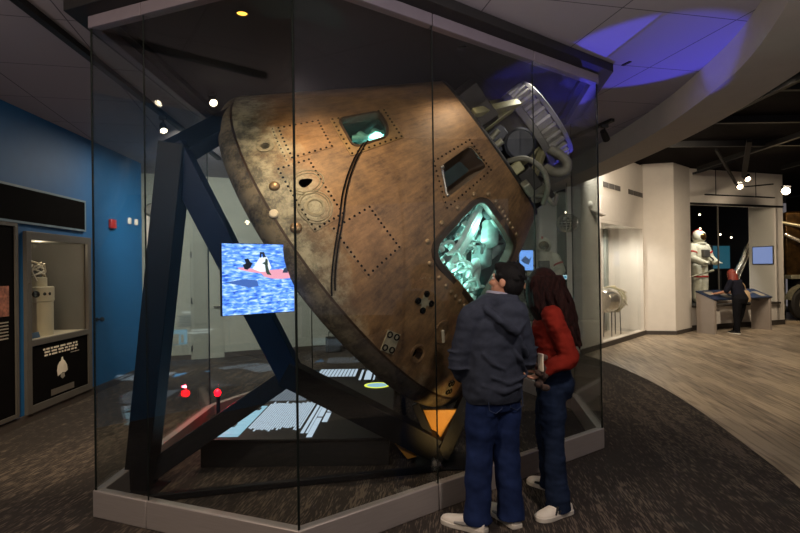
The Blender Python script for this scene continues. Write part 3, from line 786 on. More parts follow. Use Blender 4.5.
# behind the side window
ct('window_handle', [(1.10, -.53, .70), (1.06, -.47, .80), (1.0, -.46, .88), (.96, -.45, .93)], .03)
cbox('cabin_fitting', (1.06, -.50, .76), (.08, .10, .10), 'cabin', (.3, .3, .2)); cbox('cabin_fitting', (.98, -.47, .86), (.07, .10, .12), 'cabin', (.5, .2, .6))
cbox('instrument_panel', (.62, -.50, .80), (.08, .45, .4), 'cabin2', (.1, .5, .6)); cbox('instrument_panel', (.72, -.50, .92), (.06, .3, .08), 'cabdark', (.1, .5, .6))
for k in range(10):
    p = V((.66, .52, 1.15)).lerp(V((.70, .88, .72)), k / 9); q = V((random.uniform(-.14, -.02), random.uniform(-.08, .1), random.uniform(-.1, .1)))
    ct('cabin_hose', [p, p + q * .6 + V((-.03, .05, .05)), p + q * 1.3 + V((.0, .08, -.04)), p + q * 1.7], random.uniform(.008, .02), random.choice(['cabin', 'cabin2', 'cabin']), 8)
# forward deck
m = MB(); m.lathe([(.805, HD - .03), (.815, HD + .0), (.79, HD + .015), (.0, HD + .015)], 72); m.build('forward_deck', K['deck'], caps)
m = MB(); m.lathe([(.36, HD), (.36, HD + .5), (.33, HD + .57), (.28, HD + .57), (.28, HD + .3), (0, HD + .3)], 48); m.build('docking_tunnel', K['deck'], caps).location = (0, .06, 0)
m = MB(); m.lathe([(.36, HD + .36), (.415, HD + .36), (.42, HD + .38), (.42, HD + .42), (.39, HD + .43), (.39, HD + .57), (.42, HD + .58), (.42, HD + .615), (.40, HD + .625), (.36, HD + .625)], 72, closed=True)
ring = m.build('docking_ring', K['ringdark'], caps); ring.location = (0, .09, 0)
for k in range(30):
    m = MB(); m.box((.402, 0, HD + .50), (.044, .030, .15), Matrix.Rotation(2 * PI * k / 30, 4, 'Z')); m.build('ring_rib', K['ring'], ring, .003)
def gus(dg):
    a = -math.radians(dg); d = V((math.cos(a), math.sin(a), 0)); t = V((-d.y, d.x, 0))
    m = MB(); m.beam(d * .74 + V((0, 0, HD + .02)), d * .39 + V((0, 0, HD + .42)), .06, .07, 0, tuple(t))
    m.beam(d * .40 + V((0, 0, HD + .0)), d * .40 + V((0, 0, HD + .36)), .07, .05, 0, tuple(d)); m.build('gusset_beam', K['gusset'], caps, .006)
for dg in (14, -58, 122, -150): gus(dg)
def dk(x, y, z): return V((x, y, z))
m = MB(); c = dk(.52, .25, 1.84); ax = V((.93, .25, .15)).normalized()
m.lathe([(0, -.3), (.135, -.3), (.14, -.02), (.145, 0), (.125, .012), (.12, .004), (0, .004)], 40, mat_axis(c, ax)); m.build('parachute_mortar', K['canister'], caps)
m = MB(); c = dk(.42, .84, 1.50) + V((.03, .02, .2)); ax = V((.75, .55, .1)).normalized()
m.lathe([(0, -.25), (.10, -.25), (.10, .0), (.09, .02), (0, .025)], 36, mat_axis(dk(.36, .68, 1.72), ax)); m.build('parachute_mortar', K['dusty'], caps)['label'] = 'dusty metal canister'
m = MB(); m.tube(catmull([tuple(p) for p in (dk(.607, .33, 1.66), dk(.635, .41, 1.79), dk(.60, .57, 1.85), dk(.54, .72, 1.80), dk(.44, .80, 1.70))], 8), .024, 12); m.build('deck_hose', K['hose'], caps)
m = MB(); m.tube(catmull([tuple(p) for p in (dk(.26, .40, 2.05), dk(.26, .50, 2.09), dk(.26, .60, 2.10), dk(.27, .655, 2.04), dk(.26, .61, 1.96), dk(.22, .52, 1.93))], 8), .045, 14); m.build('deck_duct', K['hose'], caps)
m = MB(); m.tube(catmull([tuple(p) for p in (dk(.40, .70, 1.68), dk(.47, .76, 1.75), dk(.42, .86, 1.77), dk(.30, .80, 1.85))], 8), .02, 10); m.build('deck_hose', K['hose'], caps)
for c, s3, k, rz in (((.50, .55, 1.72), (.16, .2, .14), 'deck', .4), ((.58, .42, 1.69), (.1, .1, .1), 'gusset', .2), ((.55, -.15, 1.74), (.2, .18, .18), 'deck', .1), ((.3, -.45, 1.76), (.25, .22, .2), 'deck', .6),
                     ((.42, .08, 1.74), (.1, .22, .16), 'canister', .2), ((.1, .65, 1.75), (.2, .2, .22), 'deck', .5), ((.56, .62, 1.66), (.09, .14, .07), 'dusty', .8)):
    m = MB(); m.box((0, 0, 0), s3, Matrix.Translation(c) @ Matrix.Rotation(rz, 4, 'Z')); m.build('deck_equipment', K[k], caps, .012)
m = MB(); m.cyl((.62, .08, 1.65), (.64, .06, 1.75), .022); m.cyl((.64, .16, 1.65), (.65, .16, 1.72), .03); m.build('deck_fitting', K['dusty'], caps)

# ---------------------------------------------------------------- steel cradle
TOP = V((-1.69, 4.10, 2.62)); BL = V((-2.08, 4.27, 0)); N2 = V((-.96, 4.55, .86)); BR = V((.28, 4.72, 0.1)); TR = V((-1.42, 4.82, 3.08))
cr = thing('steel_cradle', 'dark navy steel cradle of angled box beams propping the capsule', 'cradle', (0, 4.4, 0))
def cb(a, b, w, h, name='cradle_beam', k='steel', up=(0, 0, 1), bev=.006):
    m = MB(); o_ = V((0, 4.4, 0)); m.beam(V(a) - o_, V(b) - o_, w, h, 0, up); return m.build(name, K[k], cr, bev)
fv = V((-.1, -1, 0))
cb(TOP + V((0, 0, .06)), BL + V((0, .02, .02)), .19, .2, up=(0, 1, 0))
cb(TOP + V((-.03, -.01, .05)), N2 + V((.04, .02, -.06)), .2, .16, 'cradle_beam', 'steelblue', (0, 1, 0))
cb(TOP + V((-.04, 0, -.03)), TR, .17, .18, up=(0, 1, 0))
cb(N2 + V((-.02, 0, .0)), BR + V((0, 0, .05)), .2, .2, up=(0, 1, 0))
cb(N2 + V((.03, .04, -.03)), V((-2.07, 4.36, .08)), .15, .17, up=(0, 1, 0))
cb((-1.92, 4.02, .03), (.32, 4.56, .03), .05, .05)
m = MB(); m.prism([(-.16, -.14), (.16, -.14), (.16, .14), (-.16, .14)], 0, .012, Matrix.Translation((-2.05, -.13, 0))); m.build('foot_plate', K['steel'], cr)
m = MB(); m.prism([(-.25, -.18), (.3, -.18), (.3, .2), (-.25, .2)], 0, .012, Matrix.Translation((.36, .34, 0))); m.build('foot_plate', K['steel'], cr)
# right-hand prop and lit saddle bracket under the capsule
cb((.33, 4.74, .04), (.66, 5.02, .62), .12, .14, 'prop_beam', 'steel', (0, 1, 0))
cb((.33, 4.72, .03), (.12, 4.78, .52), .07, .12, 'prop_beam', 'steel', (0, 1, 0))
m = MB(); o_ = V((0, 4.4, 0)); M_ = Matrix.Translation((.29, .47, .0)) @ Matrix.Rotation(PI / 2, 4, 'X')
m.prism([(-.15, .44), (.21, .44), (.10, .06), (-.02, .06)], -.02, .02, M_); m.build('saddle_bracket', K['amber'], cr, .004)['label'] = 'amber lit bracket plate'
m = MB(); m.prism([(-.3, .22), (-.2, .24), (-.08, .06), (-.16, .04)], -.02, .02, Matrix.Translation((.20, .30, .02)) @ Matrix.Rotation(PI / 2, 4, 'X')); m.build('saddle_bracket', K['amber'], cr, .004)

#@@PART2
# ---------------------------------------------------------------- things inside the case
# added glowing low plinth, stands in for text reflected in the glass
tb = thing('text_reflection', 'low black plinth with a glowing top standing in for reflected white text', 'reflection stand-in', (-.95, 6.3, 0))
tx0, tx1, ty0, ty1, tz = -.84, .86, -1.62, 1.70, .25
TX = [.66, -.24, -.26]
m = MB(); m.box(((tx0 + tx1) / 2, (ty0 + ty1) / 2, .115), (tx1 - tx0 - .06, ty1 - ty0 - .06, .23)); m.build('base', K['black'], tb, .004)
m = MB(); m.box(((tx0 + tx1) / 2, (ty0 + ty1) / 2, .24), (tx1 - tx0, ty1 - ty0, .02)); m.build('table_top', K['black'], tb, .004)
GLOW = emit('reflected white print', '#c9dcee', .5); GLOWB = emit('reflected blue picture', '#9fd0e6', .5); GLOWC = emit('reflected blue mark', '#4aa8e8', .9); GLOWY = emit('reflected yellow print', '#cfd84a', .9); GLOWD = emit('dim reflected print', '#7d8894', .45)
def tq(mb, x0, x1, y0, y1, mi=0):
    x0, x1, y0, y1 = x0 * TX[0] + TX[1], x1 * TX[0] + TX[1], y0 + TX[2], y1 + TX[2]
    mb.box(((x0 + x1) / 2, (y0 + y1) / 2, tz + .0025), (x1 - x0, y1 - y0, .004), None, mi)
TM = mat_axis((0, 0, 0), (0, 0, 1))
def textrows(mb, x0, x1, y0, y1, rows, fill=.6, ragged=.1, mi=0):
    for r in range(rows):
        y = y1 + (y0 - y1) * (r + .5) / rows; h = abs(y1 - y0) / rows * fill; x = x0; end = x1 - random.random() * ragged * (x1 - x0)
        while x < end:
            w = min(random.uniform(.03, .09), end - x); tq(mb, x, x + w * .86, y - h / 2, y + h / 2, mi); x += w
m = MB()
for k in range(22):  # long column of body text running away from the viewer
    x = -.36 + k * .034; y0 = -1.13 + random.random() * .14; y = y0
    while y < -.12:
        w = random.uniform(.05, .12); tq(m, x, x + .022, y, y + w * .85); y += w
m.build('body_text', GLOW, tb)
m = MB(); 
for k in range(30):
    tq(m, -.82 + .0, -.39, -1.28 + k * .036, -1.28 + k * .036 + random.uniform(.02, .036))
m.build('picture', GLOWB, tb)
m = MB()
for k in range(12):
    x, y = random.uniform(-.75, -.56), random.uniform(-1.48, -.5)
    m.box((x, y, tz + .006), (random.uniform(.02, .08), random.uniform(.02, .12), .003), None)
m.build('picture_shading', K['canister'], tb)
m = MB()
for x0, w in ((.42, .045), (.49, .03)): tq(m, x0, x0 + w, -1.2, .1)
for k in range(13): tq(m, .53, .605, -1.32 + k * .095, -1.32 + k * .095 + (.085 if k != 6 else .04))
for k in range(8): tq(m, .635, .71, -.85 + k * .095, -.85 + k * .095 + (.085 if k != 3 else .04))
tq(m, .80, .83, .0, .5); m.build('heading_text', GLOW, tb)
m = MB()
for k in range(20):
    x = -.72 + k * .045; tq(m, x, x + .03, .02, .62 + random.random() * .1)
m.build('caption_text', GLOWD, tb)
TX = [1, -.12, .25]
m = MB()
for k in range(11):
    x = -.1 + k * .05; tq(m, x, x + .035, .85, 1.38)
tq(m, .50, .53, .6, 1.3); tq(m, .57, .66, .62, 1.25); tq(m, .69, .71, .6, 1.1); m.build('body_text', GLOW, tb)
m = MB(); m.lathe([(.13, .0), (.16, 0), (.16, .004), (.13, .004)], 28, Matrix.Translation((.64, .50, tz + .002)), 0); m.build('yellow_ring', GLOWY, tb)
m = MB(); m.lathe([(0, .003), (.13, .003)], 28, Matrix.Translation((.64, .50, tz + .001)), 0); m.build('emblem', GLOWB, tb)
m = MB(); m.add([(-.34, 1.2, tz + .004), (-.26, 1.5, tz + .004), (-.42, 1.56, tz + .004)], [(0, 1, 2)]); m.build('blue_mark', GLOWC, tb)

# added glowing panel standing in for a screen reflected in the glass
SC = [V((-1.190, 3.60, 1.405)), V((-.775, 3.95, 1.412))]       # lower left, lower right
sx = (SC[1] - SC[0]); sx.z = 0; sw = sx.length; sx.normalize(); sn = V((sx.y, -sx.x, 0)); sh_ = .492
scr = thing('screen_or_reflection', 'bright blue panel standing in for a reflected video of a floating spacecraft and raft', 'screen', SC[0], math.atan2(sx.y, sx.x))
m = MB(); m.box((sw / 2, .016, sh_ / 2), (sw, .03, sh_)); m.build('panel_body', K['black'], scr, .003)
def sea_mat():
    m, nt, b = new_mat('reflected sea image'); tc = N(nt, 'ShaderNodeTexCoord'); mp = N(nt, 'ShaderNodeMapping'); mp.inputs['Scale'].default_value = (14, 1, 46)
    nt.links.new(tc.outputs['Object'], mp.inputs['Vector']); nz = N(nt, 'ShaderNodeTexNoise'); nz.inputs['Scale'].default_value = 1.3; nz.inputs['Detail'].default_value = 5; nz.inputs['Distortion'].default_value = .6
    nt.links.new(mp.outputs['Vector'], nz.inputs['Vector'])
    r = N(nt, 'ShaderNodeValToRGB'); e = r.color_ramp.elements; e[0].position = .33; e[0].color = lin('#1d49b8'); e[1].position = .68; e[1].color = lin('#c4ddff')
    x = r.color_ramp.elements.new(.5); x.color = lin('#5f97f2')
    nt.links.new(nz.outputs['Fac'], r.inputs['Fac']); b.inputs['Base Color'].default_value = (.01, .01, .01, 1); b.inputs['Roughness'].default_value = .3
    nt.links.new(r.outputs['Color'], b.inputs['Emission Color']); b.inputs['Emission Strength'].default_value = .95; return m
m = MB(); m.box((sw / 2, -.001, sh_ / 2), (sw - .008, .004, sh_ - .008)); m.build('sea_picture', sea_mat(), scr)
def flat(name, poly, mt, y=-.005):
    m = MB(); m.prism(poly, 0, .002, Matrix.Translation((0, y, 0)) @ Matrix.Rotation(PI / 2, 4, 'X')); return m.build(name, mt, scr)
u_, w_ = sw, sh_
def sp_(*pts): return [(x * u_, y * w_) for x, y in pts]
flat('pictured_raft', sp_((.2, .66), (.24, .63), (.36, .60), (.52, .575), (.56, .53), (.66, .50), (.8, .49), (.92, .50), (.985, .56), (.97, .60), (.88, .60), (.8, .635), (.66, .625), (.55, .615), (.42, .64), (.3, .665)), emit('raft pink', '#e79cb0', .8))
flat('pictured_capsule', sp_((.4, .64), (.5, .80), (.6, .81), (.66, .66), (.62, .60), (.5, .60)), emit('pictured white', '#dfe8f2', .9), -.0055)
flat('pictured_mast', sp_((.5, .80), (.5, .88), (.56, .88), (.58, .82), (.6, .81), (.545, .80), (.54, .85), (.52, .85), (.52, .80)), emit('pictured dark', '#1a2436', .6), -.006)
flat('pictured_swimmer', sp_((.29, .64), (.27, .70), (.31, .72), (.29, .78), (.34, .79), (.37, .74), (.4, .72), (.37, .66), (.33, .63)), emit('pictured black', '#0c1526', .5), -.006)
flat('pictured_swimmer', sp_((.58, .60), (.57, .70), (.53, .72), (.57, .74), (.58, .79), (.61, .77), (.61, .68), (.63, .60), (.66, .55), (.60, .56)), emit('pictured olive', '#3a4c42', .6), -.0065)
flat('pictured_swimmer', sp_((.82, .58), (.84, .64), (.87, .66), (.89, .62), (.90, .58)), emit('pictured grey', '#35405a', .6), -.007)
flat('pictured_shadow', sp_((.03, .46), (.3, .5), (.46, .48), (.48, .40), (.36, .38), (.2, .42)), emit('pictured deep blue', '#4a72c4', .6), -.0045)
m = MB(); m.box((sw * .62, .07, .1), (.06, .1, .06)); m.build('panel_bracket', K['steel'], scr)

# red warning lamp
rl = thing('warning_lamp', 'small black floor device with a glowing red lamp inside the case', 'lamp', (-2.02, 5.95, 0))
m = MB(); m.box((0, 0, .06), (.14, .12, .12)); m.cyl((0, 0, .12), (0, 0, .34), .02); m.build('lamp_body', K['black'], rl, .006)
m = MB(); m.ell((0, -.02, .38), (.035, .035, .04)); m.build('red_lens', emit('red lamp lens', '#ff0410', 7), rl)

# ---------------------------------------------------------------- left wall fittings
def wp(x, off, z): return W0 + wd * x + wn * off + V((0, 0, z))
def wthing(name, label, cat, x, z, off=0, group=None): return thing(name, label, cat, wp(x, off, z), WRZ, group)
def rim(mb, x0, x1, z0, z1, w, y0, y1, mi=0):
    yc, yd = (y0 + y1) / 2, y1 - y0
    mb.box(((x0 + x1) / 2, yc, z1 - w / 2), (x1 - x0, yd, w), None, mi); mb.box(((x0 + x1) / 2, yc, z0 + w / 2), (x1 - x0, yd, w), None, mi)
    mb.box((x0 + w / 2, yc, (z0 + z1) / 2), (w, yd, z1 - z0 - 2 * w), None, mi); mb.box((x1 - w / 2, yc, (z0 + z1) / 2), (w, yd, z1 - z0 - 2 * w), None, mi)
t = wthing('wall_sign', 'long black header panel with pale rim high on the blue wall', 'sign', -1.6, 0)
m = MB(); m.box((1.63, -.015, 2.5), (3.3, .03, .40)); m.build('board', K['board'], t)
m = MB(); rim(m, -.02, 3.29, 2.285, 2.71, .025, -.035, .0); m.build('sign_rim', mat('pale rim', '#6f8593', .5), t)
t = wthing('wall_panel', 'tall black text panel with small photo at the left picture edge', 'sign', -1.6, 0)
m = MB(); m.box((.92, -.012, 1.2), (1.8, .024, 2.08)); m.build('board', K['board'], t)
m = MB(); m.box((1.835, -.02, 1.2), (.045, .045, 2.12)); m.box((.92, -.02, 2.26), (1.86, .045, .04)); m.box((.92, -.02, .14), (1.86, .045, .04)); m.build('panel_frame', K['greyframe'], t)
m = MB(); m.box((1.60, -.026, 1.42), (.24, .004, .33)); m.build('photo', K['photo'], t)
m = MB()
for k in range(6): m.box((1.62 - .02 * (k % 2), -.026, 1.19 - k * .035), (.18 + .03 * (k % 2), .004, .014))
m.build('caption', K['print2'], t)
cab_ = wthing('display_cabinet', 'grey framed wall cabinet window in the blue wall above a black quote board', 'display cabinet', 0, 0)
m = MB(); rim(m, .40, 1.80, .10, 2.205, .085, -.045, .0); m.box((1.10, -.022, .905), (1.26, .045, .07)); m.build('cabinet_frame', K['greyframe'], cab_, .004)
m = MB(); m.box((1.105, .72, 1.53), (1.3, .03, 1.28)); m.box((.503, .36, 1.53), (.02, .72, 1.28)); m.box((1.707, .36, 1.53), (.02, .72, 1.28)); m.box((1.105, .36, 2.135), (1.3, .62, .03)); m.build('niche', K['niche'], cab_)
m = MB(); m.box((1.105, .36, .925), (1.18, .7, .03)); m.build('niche_shelf', K['cream'], cab_)
m = MB(); m.box((1.105, -.006, 1.54), (1.235, .008, 1.22)); m.build('window_pane', K['clear'], cab_)
m = MB(); m.box((1.12, -.014, .52), (1.22, .02, .68)); m.build('quote_board', K['board'], cab_)
m = MB()
m.box((1.10, -.0245, .763), (.80, .001, .125), None, 1)
for r, (x0, x1) in enumerate(((.72, 1.50), (.745, 1.49), (.745, 1.46))):
    x = x0
    while x < x1 - .02:
        w = min(random.choice((.05, .075, .1, .13)), x1 - x); k = max(1, int(w / .022))
        for j in range(k):
            m.box((x + (j + .4) * w / k * .86, -.026, .80 - r * .037 + (x - .7) * .0), (w / k * .62, .004, .021))
        x += w + .012
m.build('quote_lettering', [K['print'], K['board']], cab_)
m = MB(); m.box((1.40, -.026, .685), (.2, .003, .008)); m.build('quote_credit', K['print2'], cab_)
# pale helmeted figure printed on the board
m = MB(); M_ = Matrix.Translation((1.11, -.0255, .5)) @ Matrix.Rotation(PI / 2, 4, 'X')
m.prism([(-.115, .0), (-.10, .06), (-.06, .10), (-.03, .11), (-.015, .15), (.01, .155), (.02, .12), (.06, .09), (.10, .04), (.115, -.03), (.06, -.05), (.0, -.04), (-.06, -.06), (-.10, -.07)], 0, .003, M_)
m.build('printed_figure', K['print'], cab_)
m = MB(); m.prism([(-.03, -.05), (.04, -.05), (.05, -.10), (.0, -.12), (-.04, -.09)], 0, .003, M_); m.build('printed_figure_shade', K['print2'], cab_)
m = MB(); m.box((1.12, -.026, .25), (.5, .004, .075)); m.build('info_plate', K['plate'], cab_)
for x, z in ((.43, 1.6), (1.77, 1.3), (1.77, .6)):
    m = MB(); m.cyl((x, -.045, z), (x, -.052, z), .008); m.build('screw', K['chrome'], cab_)
t = wthing('instrument_canister', 'beige cylindrical instrument topped by looped tubing in the wall cabinet', 'instrument', 1.05, .942, -.31)
m = MB(); m.lathe([(.0, 0), (.235, 0), (.235, .42), (.245, .43), (.245, .60), (.235, .61), (0, .61)], 40); m.build('body', K['canbody'], t)
for a in (-3.0, -2.75, -2.4, -2.0, -1.7):
    m = MB(); c = V((.245 * math.cos(a), .245 * math.sin(a), .52)); m.cyl(c - V((math.cos(a), math.sin(a), 0)) * .01, c + V((math.cos(a), math.sin(a), 0)) * .003, .042 if a == -2.4 else .02, 16); m.build('port_hole', K['hole'], t)
m = MB(); m.lathe([(.17, .61), (.17, .72), (.15, .73), (0, .73)], 28); m.build('collar', K['canbody'], t)
for k in range(7):
    a0 = random.uniform(0, 6); zc = .75 + .025 * k
    m = MB(); m.tube([V(((.15 - .006 * k) * math.cos(a0 + i * .5), (.15 - .006 * k) * math.sin(a0 + i * .5), zc + .03 * math.sin(i * 1.3))) for i in range(11)], .011, 8); m.build('tubing', K['cream'], t)
m = MB(); m.tube([(.1, -.1, .9), (.16, -.08, .8), (.17, .0, .68), (.14, .05, .6)], .012, 8); m.tube([(-.1, -.1, .88), (-.15, -.1, .8), (-.12, -.14, .68)], .012, 8); m.build('tubing', K['cream'], t)
m = MB(); m.lathe([(.12, .61), (.11, .86), (.0, .9)], 20); m.build('valve_core', K['suitgrey'], t)
t = wthing('caption_card', 'small blue caption card at the foot of the beige instrument', 'card', .70, .942, -.06)
m = MB(); m.box((0, 0, .035), (.2, .012, .07), Matrix.Rotation(-.3, 4, 'X')); m.build('card', K['bluelabel'], t)
t = wthing('fire_alarm', 'red fire alarm strobe mounted on the blue wall', 'fire alarm', 2.469, 2.46)
m = MB(); m.box((0, -.025, 0), (.17, .05, .14)); m.build('housing', K['red'], t, .012)
m = MB(); m.box((0, -.06, 0), (.06, .03, .06)); m.build('strobe_lens', K['clear'], t, .006)
t = wthing('wall_sensor', 'pair of small white wall sensors beyond the fire alarm', 'sensor', 3.05, 2.56)
for x in (0, .25):
    m = MB(); m.box((x, -.02, 0), (.06, .04, .1)); m.build('sensor_box', K['white'], t, .006)
t = thing('wall_horn', 'dark round horn on the rear wall by the blue corner', 'alarm', B0 + V((.908, .418, 0)) * -.12 + V((0, 0, 2.9)), BRZ)
m = MB(); m.lathe([(.0, 0), (.13, 0), (.13, .05), (.1, .1), (0, .11)], 28, mat_axis((0, 0, 0), (0, -1, 0))); m.build('horn', K['greyframe'], t)
# glowing rear wall label put in for a reflection on the glass
t = thing('reflected_label', 'glowing stand-in on the rear wall for a reflected blue photo and text lines', 'label', B0, BRZ)
m = MB(); m.box((.275, -.006, .455), (.43, .012, .285)); m.build('label_photo', emit('reflected label photo', '#7da3b4', .5), t)
m = MB(); m.box((.28, -.014, .42), (.12, .006, .2)); m.box((.13, -.014, .40), (.04, .006, .12)); m.box((.4, -.014, .42), (.05, .006, .16)); m.build('pictured_tower', K['greywall'], t)
DIM = emit('reflected label print', '#c9cdc4', .5); DIM2 = emit('fainter reflected text', '#9fa39a', .34)
m = MB(); m.box((.61, -.02, .925), (.42, .006, .035)); m.build('label_heading', DIM, t)
m = MB()
for k in range(7): m.box((.58 + .01 * (k % 3), -.02, .86 - k * .032), (.52 - .03 * (k % 2), .006, .014))
m.build('label_text', DIM2, t)
m = MB()
for k in range(2): m.box((.76 - .05 * k, -.03, .57 - k * .05), (.4, .006, .028))
m.build('label_text', DIM, t)
t = thing('black_case', 'small black box with a raised handle on the floor by the rear wall', 'case', B0 + V((.908, .418, 0)) * 3.32 + V((.418, -.908, 0)) * .45, BRZ)
m = MB(); m.box((0, 0, .16), (.3, .2, .32)); m.build('body', K['black'], t, .02)
m = MB(); m.tube([(-.1, 0, .32), (-.1, 0, .42), (.1, 0, .44), (.1, 0, .32)], .012, 8); m.build('handle', K['black'], t)

# ---------------------------------------------------------------- ceiling tracks and spots
WARM = emit('warm lamp lens', '#ffdcae', 14); WARM2 = emit('bright warm lamp lens', '#ffd9a0', 25); COOL = emit('lamp lens', '#ffe6c4', 7)
t = thing('track_rail', 'long black lighting track crossing the ceiling on the left', 'light track')
m = MB(); m.beam((-2.47, 2.2, CZ - .025), (-2.96, 8.9, CZ - .025), .06, .05); m.build('rail', K['black'], t)
def spot(name, label, loc, aim, lens, s=1.0, group=None, stem=.12, on=True):
    t = thing(name, label, 'spotlight', loc, 0, group)
    m = MB(); m.box((0, 0, -.02), (.1 * s, .05 * s, .04)); m.cyl((0, 0, -.02), (0, 0, -stem), .012 * s); m.build('stem', K['black'], t)
    d = V(aim).normalized(); c = V((0, 0, -stem - .02)); M_ = mat_axis(c, d)
    m = MB(); m.lathe([(0, -.09 * s), (.04 * s, -.09 * s), (.05 * s, -.02 * s), (.052 * s, .09 * s), (.046 * s, .09 * s), (.044 * s, .06 * s)], 24, M_); m.build('lamp_head', K['black'], t)
    m = MB(); m.lathe([(0, .062 * s), (.044 * s, .062 * s)], 24, M_); m.build('lamp_lens', lens, t)
    return t
spot('track_spotlight', 'lit black spotlight on the left ceiling track', (-2.77, 6.36, CZ - .05), (.45, -.75, -.75), COOL, .85)
spot('track_spotlight', 'lit black spotlight in the case ceiling beside the top corner of the capsule', (-1.93, 5.62, 3.57), (.4, -.75, -.6), COOL, .85, None, .06)
t = thing('track_rail', 'short black lighting track on the ceiling right of the glass case', 'light track')
m = MB(); m.beam((2.40, 8.2, CZ - .02), (2.75, 6.9, CZ - .02), .05, .04); m.build('rail', K['black'], t)
spot('track_spotlight', 'unlit black spotlight on the short track by the case corner', (2.70, 7.05, CZ - .04), (.5, .6, -.5), K['black'], .9)
t = thing('ceiling_lens', 'small dark slot in the ceiling tiles beside the blue light patch', 'ceiling fitting', (2.14, 5.03, CZ))
m = MB(); m.box((0, 0, -.004), (.10, .03, .008), Matrix.Rotation(1.9, 4, 'Z')); m.build('slot', K['black'], t)
# far hall
t = thing('track_rail', 'bent black track carrying bright lamps in the far hall', 'light track')
m = MB(); m.beam((6.55, 12.0, 3.75), (7.6, 12.2, 4.05), .05, .05); m.beam((6.6, 11.2, 4.1), (7.62, 12.2, 3.55), .05, .05); m.beam((7.62, 12.2, 3.45), (8.6, 12.4, 3.55), .03, .03); m.beam((6.9, 10.6, 4.15), (7.42, 11.6, 3.62), .09, .09); m.build('rail', K['black'], t)
spot('track_spotlight', 'bright upper lamp of the pair on the far hall track', (7.47, 11.6, 3.66), (-.15, -.8, -.5), WARM, 1.2, None, .06)
spot('track_spotlight', 'bright lower lamp of the pair on the far hall track', (7.25, 11.5, 3.48), (-.3, -.8, -.45), WARM, 1.2, None, .06)
spot('track_spotlight', 'brightest starry lamp at the right edge above the bay', (9.25, 12.9, 3.58), (-.55, -.75, -.15), WARM2, 1.8, None, .1)
for x, y, z in ((8.85, 15.9, 3.25), (9.75, 17.5, 2.95), (10.4, 17.5, 2.75), (10.75, 17.5, 2.65), (4.35, 13.5, 3.55), (4.7, 15.2, 3.3), (4.95, 16.2, 2.95)):  # first four stand in for lamp reflections, the rest are hall lamps
    spot('hall_spot_glint', 'small lit spotlight in the dark hall, some standing in for glass reflections', (x, y, z + .1), (-.5, -.8, -.3), COOL, .6, 'small spotlights in the dark far hall')
# vents on display wall
def athing(name, label, cat, x, z, off=0, group=None):
    return thing(name, label, cat, A0 + V((.657, .754, 0)) * x + V((.754, -.657, 0)) * off + V((0, 0, z)), ARZ, group)
for x, lab in ((.83, 'dark grille strip left of the two high on the white wall'), (2.42, 'dark grille strip right of the two high on the white wall')):
    t = athing('air_vent', lab, 'vent', x, 3.46)
    for k in (-1, 0, 1):
        m = MB(); m.box((k * .36, -.006, 0), (.31, .012, .11)); g_ = m.build('grille', K['base'], t)
        m = MB()
        for q in range(5): m.box((k * .36 - .12 + q * .06, -.015, 0), (.012, .008, .10))
        m.build('slat', K['greyframe'], g_)
t = athing('access_cover', 'flush white access cover above the wall display window', 'cover', 1.55, 3.0)
m = MB(); m.box((0, -.004, -.05), (2.8, .01, .5)); m.build('cover', K['white'], t, .003)
wd_ = athing('display_window', 'white framed wall display window with a silver probe behind glass', 'display cabinet', 0, 0)
m = MB(); rim(m, .06, 2.90, .08, 2.68, .05, -.02, .12); m.build('window_frame', K['white'], wd_, .004)
for x0, x1 in ((.11, 1.47), (1.48, 2.85)):
    m = MB(); m.box(((x0 + x1) / 2, .05, 1.37), (x1 - x0, .012, 2.5)); m.build('window_pane', K['clear'], wd_)
for x in (1.55, 2.05, 2.6):
    m = MB(); m.box((x, .80, 1.4), (.16, .06, 2.6)); m.build('back_fin', K['greywall'], wd_)
pr = thing('silver_probe', 'silver rounded space probe on thin legs in the wall display window', 'spacecraft', (5.12, 12.99, .06))
pm = mat_axis((-.12, -.14, .86), (.657, .754, .0)) @ Matrix.Scale(.86, 4)
m = MB(); m.lathe([(0, -.7), (.25, -.68), (.33, -.55), (.34, .1), (.33, .16)], 40, pm); m.build('barrel', K['chrome'], pr)
m = MB(); m.lathe([(.335, .16), (.345, .18), (.32, .42), (.26, .6), (.14, .72), (0, .75)], 40, pm); m.build('nose', K['chrome'], pr)
m = MB(); m.lathe([(.34, -.1), (.352, -.1), (.352, -.02), (.34, -.02)], 40, pm); m.lathe([(.335, .12), (.352, .12), (.352, .2), (.335, .2)], 40, pm); m.build('band', K['gusset'], pr)
for a in range(5):
    m = MB(); m.tube([pm @ V((.36 * math.cos(a + q * .15), .36 * math.sin(a + q * .15), -.05 + .1 * q)) for q in range(5)], .02, 8); m.build('pipe', K['canbody'], pr)
for x, y in ((-.36, -.30), (-.2, -.38), (.10, .16), (.2, .08)):
    m = MB(); m.cyl((x, y, 0), (x * .9, y * .9, .7), .012, 8); m.build('leg', K['black'], pr)

